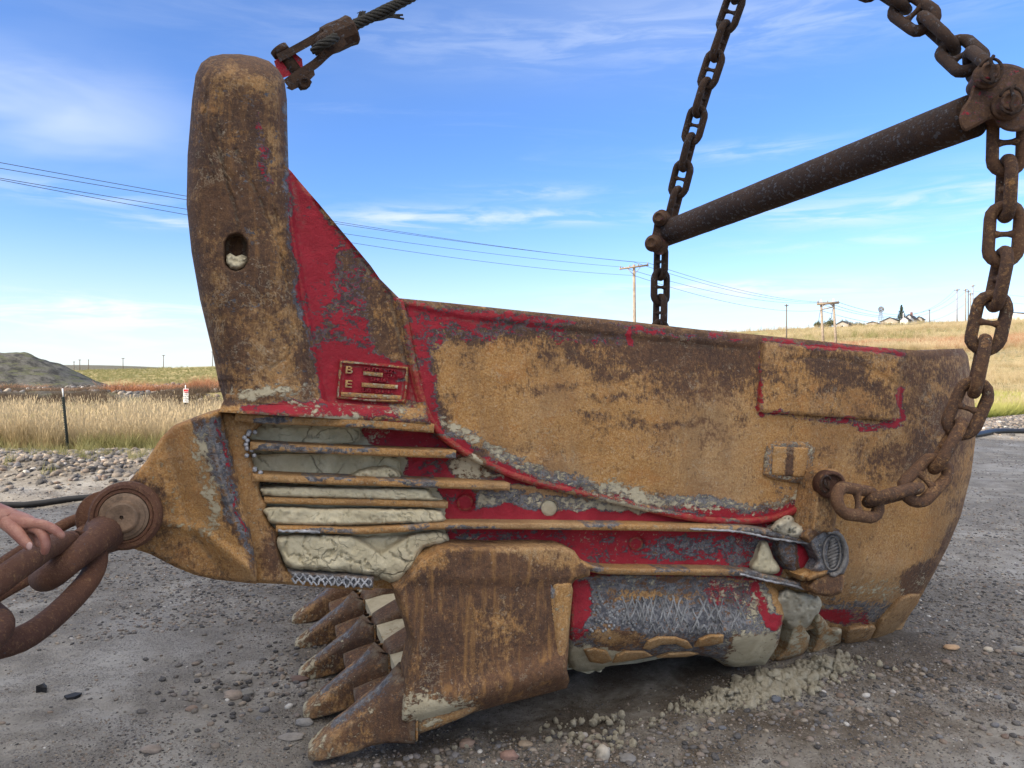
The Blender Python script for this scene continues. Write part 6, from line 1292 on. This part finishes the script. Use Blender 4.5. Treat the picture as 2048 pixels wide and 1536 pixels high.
for k, (x0, y0, x1, y1) in enumerate(((1268, 524, 1655, 605), (1297, 526, 1676, 604), (1244, 534, 1636, 606), (1268, 551, 1642, 621))): wires((at(x0, y0, 59.7), at(x1, y1, 109.6)), (.9, .9, .9, 1.0)[k], ('upper', 'middle right', 'middle left', 'lowest')[k]+' wire from the single pole to the two legged one', .016)
for k, (x0, y0, x1, y1) in enumerate(((1655, 605, 1910, 579), (1676, 604, 1918, 580), (1636, 606, 1930, 584), (1642, 621, 1936, 603))): wires((at(x0, y0, 109.6), at(x1, y1, 234.8)), (4.6, 4.2, 4.6, 4.2)[k], ('upper', 'second', 'third', 'lowest')[k]+' sagging wire from the two legged pole to the cluster at the right', .028)
for y in (582, 597): wires((at(1946, y, 234.8), at(2500, y+8, 300)), 3, ('upper' if y == 582 else 'lower')+' faint wire running off to the right edge past the near chain', .03)
# ---------------------------------------------------------------- farm on the hill
M_ROOF = simple('dark_shingles', (.045, .045, .05), .9, .2, 3.); M_GREYW = simple('weathered_grey_boards', (.36, .33, .29), .9, .2, 2.); M_WHW = simple('white_boards', (.56, .56, .55), .8, .08, 2.); M_DARK = simple('dark_window_glass', (.02, .022, .03), .3, .2)
def house(px0, px1, pyb, pye, pyr, Yd, label, wall, depth=7., turn=.5, name='farmhouse', winds=(), chimney=False):
    """gable faces left front, ridge runs back to the right"""
    a, b = at(px0, pyb, Yd), at(px1, pyb, Yd); gwid = np.linalg.norm(b-a)*.55; base = a.copy(); base[2] = min(a[2], gz(a[0], a[1]), gz(b[0], b[1]))-.5
    he = (HY-pye)/F*Yd+EYE-base[2]; hr = (HY-pyr)/F*Yd+EYE-base[2]
    g_ = thing(name, base, label, 'house'); c_, s_ = math.cos(turn), math.sin(turn); gx = np.array([c_, -s_*.6, 0]); gx /= np.linalg.norm(gx); rx = np.array([s_*1.4, c_, 0]); rx /= np.linalg.norm(rx)
    p = lambda u_, v_, z_: base+gx*u_+rx*v_+np.array([0, 0, z_])
    w_, d_ = gwid, depth
    ring = lambda v_: np.array([p(0, v_, 0), p(w_, v_, 0), p(w_, v_, he), p(w_/2, v_, hr), p(0, v_, he)])
    mesh('wall', *loft([ring(0), ring(d_)]), wall, g_, False)
    for sgn in (0, 1):
        e0 = (0 if sgn == 0 else w_); o_ = (-.35 if sgn == 0 else .35); dz_ = -(hr-he)/(w_/2)*.35
        r_ = lambda v_: np.array([p(e0+o_, v_, he+dz_+.05), p(w_/2, v_, hr+.06), p(w_/2, v_, hr+.26), p(e0+o_, v_, he+dz_+.25)])
        rf = mesh('roof', *loft([r_(-.35), r_(d_+.35)]), M_ROOF, g_, False)
    for (u_, z_, ww, hh) in winds:
        fr = np.array([p(w_*u_-ww/2, -.04, he*z_), p(w_*u_+ww/2, -.04, he*z_), p(w_*u_+ww/2, -.04, he*z_+hh), p(w_*u_-ww/2, -.04, he*z_+hh)])
        wn_ = mesh('window', *loft([fr, fr+rx*.1]), M_WHITE, g_, False); fr2 = fr.mean(0)+(fr-fr.mean(0))*.78-rx*.02; mesh('pane', *loft([fr2, fr2+rx*.03]), M_DARK, wn_, False)
    if chimney: mesh('chimney', *box(p(w_/2, d_*.5, hr+.5), .6, .6, 1.4), simple('brick_red', (.22, .10, .07)), g_, False)
    return g_
house(1673, 1712, 655, 649, 643.5, 262, 'small grey boarded house behind the two legged pole with a dark roof', M_GREYW, 6, winds=((.5, .3, .8, .8),))
house(1735, 1768, 650, 647.5, 644, 266, 'low shed with a dark roof just left of the windmill', M_GREYW, 5, name='shed')
house(1761, 1822, 646, 644, 636, 262, 'wide grey gabled barn with a dark roof between the windmill and the spruce', M_GREYW, 9, winds=((.5, .25, 1.6, 1.0),), name='barn')
house(1808, 1840, 642, 638, 630, 262, 'white house with a dark roof just right of the spruce', M_WHW, 9, winds=((.45, .1, 1., 1.1),), chimney=True)
house(1800, 1826, 643, 640, 634, 256, 'low white front wing of the white house, against the spruce', M_WHW, 6, winds=((.3, .2, .9, .9),))
house(1832, 1852, 641, 638, 634, 270, 'brown roofed lean to at the right end of the white house', M_GREYW, 5, name='shed')
o = house(2006, 2075, 632, 630, 627, 255, 'long low white roofed building at the right edge of the hill', M_WHW, 10, turn=1.1, name='shed')
WM = thing('windmill', at(1761.5, 647, 262), 'dark multi bladed farm windmill on a lattice tower', 'windmill'); hub = at(1761.5, 619, 262); bz = at(1761.5, 648, 262)[2]-1
for dx_, dy_ in ((-1, -1), (1, -1), (1, 1), (-1, 1)): mesh('leg', *bar([hub[0]+dx_*.15, hub[1]+dy_*.15, hub[2]], [hub[0]+dx_*.9, hub[1]+dy_*.9, bz], .10), M_WOODD, WM)
for k in (.3, .55, .8): 
    z_ = hub[2]+(bz-hub[2])*k; q = .15+.75*k; mesh('brace', *tube([[hub[0]-q, hub[1]-q, z_], [hub[0]+q, hub[1]-q, z_], [hub[0]+q, hub[1]+q, z_], [hub[0]-q, hub[1]+q, z_]], .04, 5, True), M_WOODD, WM)
wh = mesh('wheel', *tube([hub+np.array([1.0*math.cos(a), -.3, 1.0*math.sin(a)]) for a in np.linspace(0, 6.28, 28, endpoint=False)], .03, 5, True), M_WOODD, WM)
for k in range(16):
    a = k*math.pi/8; d_ = np.array([math.cos(a), 0, math.sin(a)]); e_ = np.array([-math.sin(a), .35, math.cos(a)]); c0, c1 = hub+d_*.25+[0, -.3, 0], hub+d_*1.05+[0, -.3, 0]
    mesh('blade', [c0-e_*.04, c0+e_*.04, c1+e_*.15, c1-e_*.15, c0-e_*.04+[0, .02, 0], c0+e_*.04+[0, .02, 0], c1+e_*.15+[0, .02, 0], c1-e_*.15+[0, .02, 0]], [(0, 1, 2, 3), (7, 6, 5, 4), (0, 4, 5, 1), (1, 5, 6, 2), (2, 6, 7, 3), (3, 7, 4, 0)], M_WOODD, wh, False)
mesh('tail_vane', *loft([np.array([hub+[.2, .2, 0], hub+[1.7, 1.2, .35], hub+[1.7, 1.2, -.35]]), np.array([hub+[.2, .25, 0], hub+[1.7, 1.25, .35], hub+[1.7, 1.25, -.35]])]), M_WOODD, WM, False)
# trees
def leafy(name, base, crowns, n, lf, mat, label, cat, trunk_r=.15, seed=1):
    r_ = np.random.default_rng(seed); g_ = thing(name, base, label, cat); base = np.array(base, float); vs = []; tops = []
    for c, rr in crowns:
        c = np.array(c, float)+base; q = r_.normal(0, 1, (n, 3)); q /= np.linalg.norm(q, axis=1)[:, None]; q *= (r_.random(n)**.45)[:, None]; p = c+q*np.array(rr)*(1+.35*r_.normal(0, .5, (n, 1))); k = fbm(p[:, 0]*1.1/np.mean(rr), p[:, 2]*1.6/np.mean(rr)+p[:, 1], 3, seed) > -.13; tops.append(c); vs.append(p[k])
    P_ = np.concatenate(vs); m_ = len(P_); a = r_.normal(0, 1, (m_, 3)); a /= np.linalg.norm(a, axis=1)[:, None]; b = np.cross(a, r_.normal(0, 1, (m_, 3))); b /= np.linalg.norm(b, axis=1)[:, None]; s_ = (lf*(.5+r_.random(m_)))[:, None]
    V_ = np.stack([P_-a*s_, P_+b*s_*.6, P_+a*s_, P_-b*s_*.6], 1).reshape(-1, 3); mesh('crown', V_, np.arange(m_*4).reshape(-1, 4), mat, g_, False)
    tr = [tube([base+[0, 0, -.4], base*.5+np.mean(tops, 0)*.5, np.mean(tops, 0)], [trunk_r, trunk_r*.8, trunk_r*.4], 7)]+[tube([base+[0, 0, .4], c_], [trunk_r*.6, trunk_r*.2], 6) for c_ in tops]
    mesh('trunk', *join_geo(tr), M_WOODD, g_); return g_
M_LEAF = simple('dull_olive_leaves', (.085, .095, .045), .8, .4, .8, .0); M_NEEDLE = simple('dark_spruce_needles', (.040, .055, .035), .85, .4, .7, .0)
for k, (px, py, w_, h_, lb) in enumerate(((1637, 655, 2.1, 2.3, 'round olive bush at the left end of the row behind the two legged pole'), (1651, 654, 2.3, 2.2, 'olive bush between the legs of the two legged pole'), (1662, 652, 2.2, 3.2, 'taller olive tree just left of the right leg of the two legged pole'),
                                     (1688, 651, 2.4, 2.6, 'olive tree behind the small grey house'), (1699, 651, 2.1, 1.9, 'low olive bush to the right of the small grey house'), (1717, 650, 3.2, 1.5, 'long low scrubby bush between the small grey house and the shed'))):
    b_ = at(px, py, 272); b_[2] = gz(b_[0], b_[1]); top = at(px, py-h_*1538/272*1.0, 272); leafy('leafy_tree', b_, [((0, 0, h_*.6), (w_*.6, w_*.6, h_*.5)), ((w_*.4, .3, h_*.45), (w_*.4, w_*.4, h_*.35)), ((-w_*.45, 0, h_*.42), (w_*.4, w_*.4, h_*.35))], 520, .17, M_LEAF, lb, 'tree', seed=k+5)
b_ = at(1803, 647, 258); b_[2] = gz(b_[0], b_[1]); Hs = at(1803, 609, 258)[2]-b_[2]
SP = thing('spruce_tree', b_, 'tall dark pointed spruce tree beside the white house', 'tree'); mesh('trunk', *tube([b_+[0, 0, -.4], b_+[0, 0, Hs*.97]], [.20, .03], 8), M_WOODD, SP)
bv, r_ = [], np.random.default_rng(5)
for k in range(230):
    t_ = (k/230)**.9; z_ = .5+t_*(Hs-.7); L_ = (1-t_)*2.05*r_.uniform(.65, 1.1)+.12; a = r_.uniform(0, 6.28); d_ = np.array([math.cos(a), math.sin(a), -.12+.35*t_])
    for q in range(int(7+14*(1-t_))):
        s_ = r_.uniform(.15, 1)*L_; c = b_+[0, 0, z_]+d_*s_+r_.normal(0, .06, 3)-np.array([0, 0, .10*s_*s_/2]); w_ = .17*r_.uniform(.6, 1.3); u_ = r_.normal(0, 1, 3); u_ /= np.linalg.norm(u_); v_ = np.cross(u_, r_.normal(0, 1, 3)); v_ /= np.linalg.norm(v_); bv.append([c-u_*w_, c+v_*w_*.45, c+u_*w_, c-v_*w_*.45])
bv = np.array(bv).reshape(-1, 3); mesh('crown', bv, np.arange(len(bv)).reshape(-1, 4), M_NEEDLE, SP, False)
pole(1806.5, 647, 626, 250, .13, [], 'bare pale post standing right in front of the spruce', M_WHW)
# fence posts along the crest of the hill
for k, (px, wh_) in enumerate(((1500, 'just past where the hill first shows over the bucket rim'), (1522, 'second from the left end of the hill'), (1548, 'just left of the thin dark pole'), (1617, 'left of the two legged pole'), (1728, 'just left of the low shed'), (1786, 'between the windmill and the spruce'), (1868, 'right of the small lone pole'), (1896, 'left of the pole cluster'), (1926, 'amid the pole cluster'), (1976, 'seen through the near chain, left one of three'), (1986, 'seen through the near chain, middle of three'), (1994, 'seen through the near chain, right one of three'))):
    b_ = at(px, np.interp(px, AZK, SKY_), 262); z_ = gz(b_[0], b_[1]); o = mesh('fence_post', *tube([[b_[0], b_[1], z_-.3], [b_[0]+.05, b_[1], z_+1.4]], .07, 6), M_WOODD)
    tag(o, 'thin skyline fence post '+wh_, 'fence post', 'fence posts along the skyline of the hill')
# ---------------------------------------------------------------- the tall machine house behind and left of the camera that shades the pad
MH = thing('machine_house', (-24, -6, 0), 'large grey metal clad machine building standing behind and to the left of the view', 'building')
c0 = np.array([-15.5, 3.4]); dr_ = np.array([SUN_TO.x, SUN_TO.y]); pr = np.array([dr_[1], -dr_[0]])
cor = [c0, c0+pr*15, c0+pr*15-dr_*9, c0-dr_*9]
M_CLAD = simple('grey_cladding', (.30, .31, .32), .6, .1, 1.)
mesh('wall', *loft([np.array([[c[0], c[1], z_] for c in cor]) for z_ in (-.2, 12.6)]), M_CLAD, MH, False)
ctr = np.mean(cor, 0); mesh('roof', *loft([np.array([[*(ctr+(c-ctr)*1.03), z_] for c in cor]) for z_ in (12.603, 12.9)]), M_ROOF, MH, False)
mesh('door', *box([*(c0+pr*7+dr_*.06), 2.], .1, 4, 4, math.atan2(dr_[1], dr_[0])), M_DARK, MH, False)
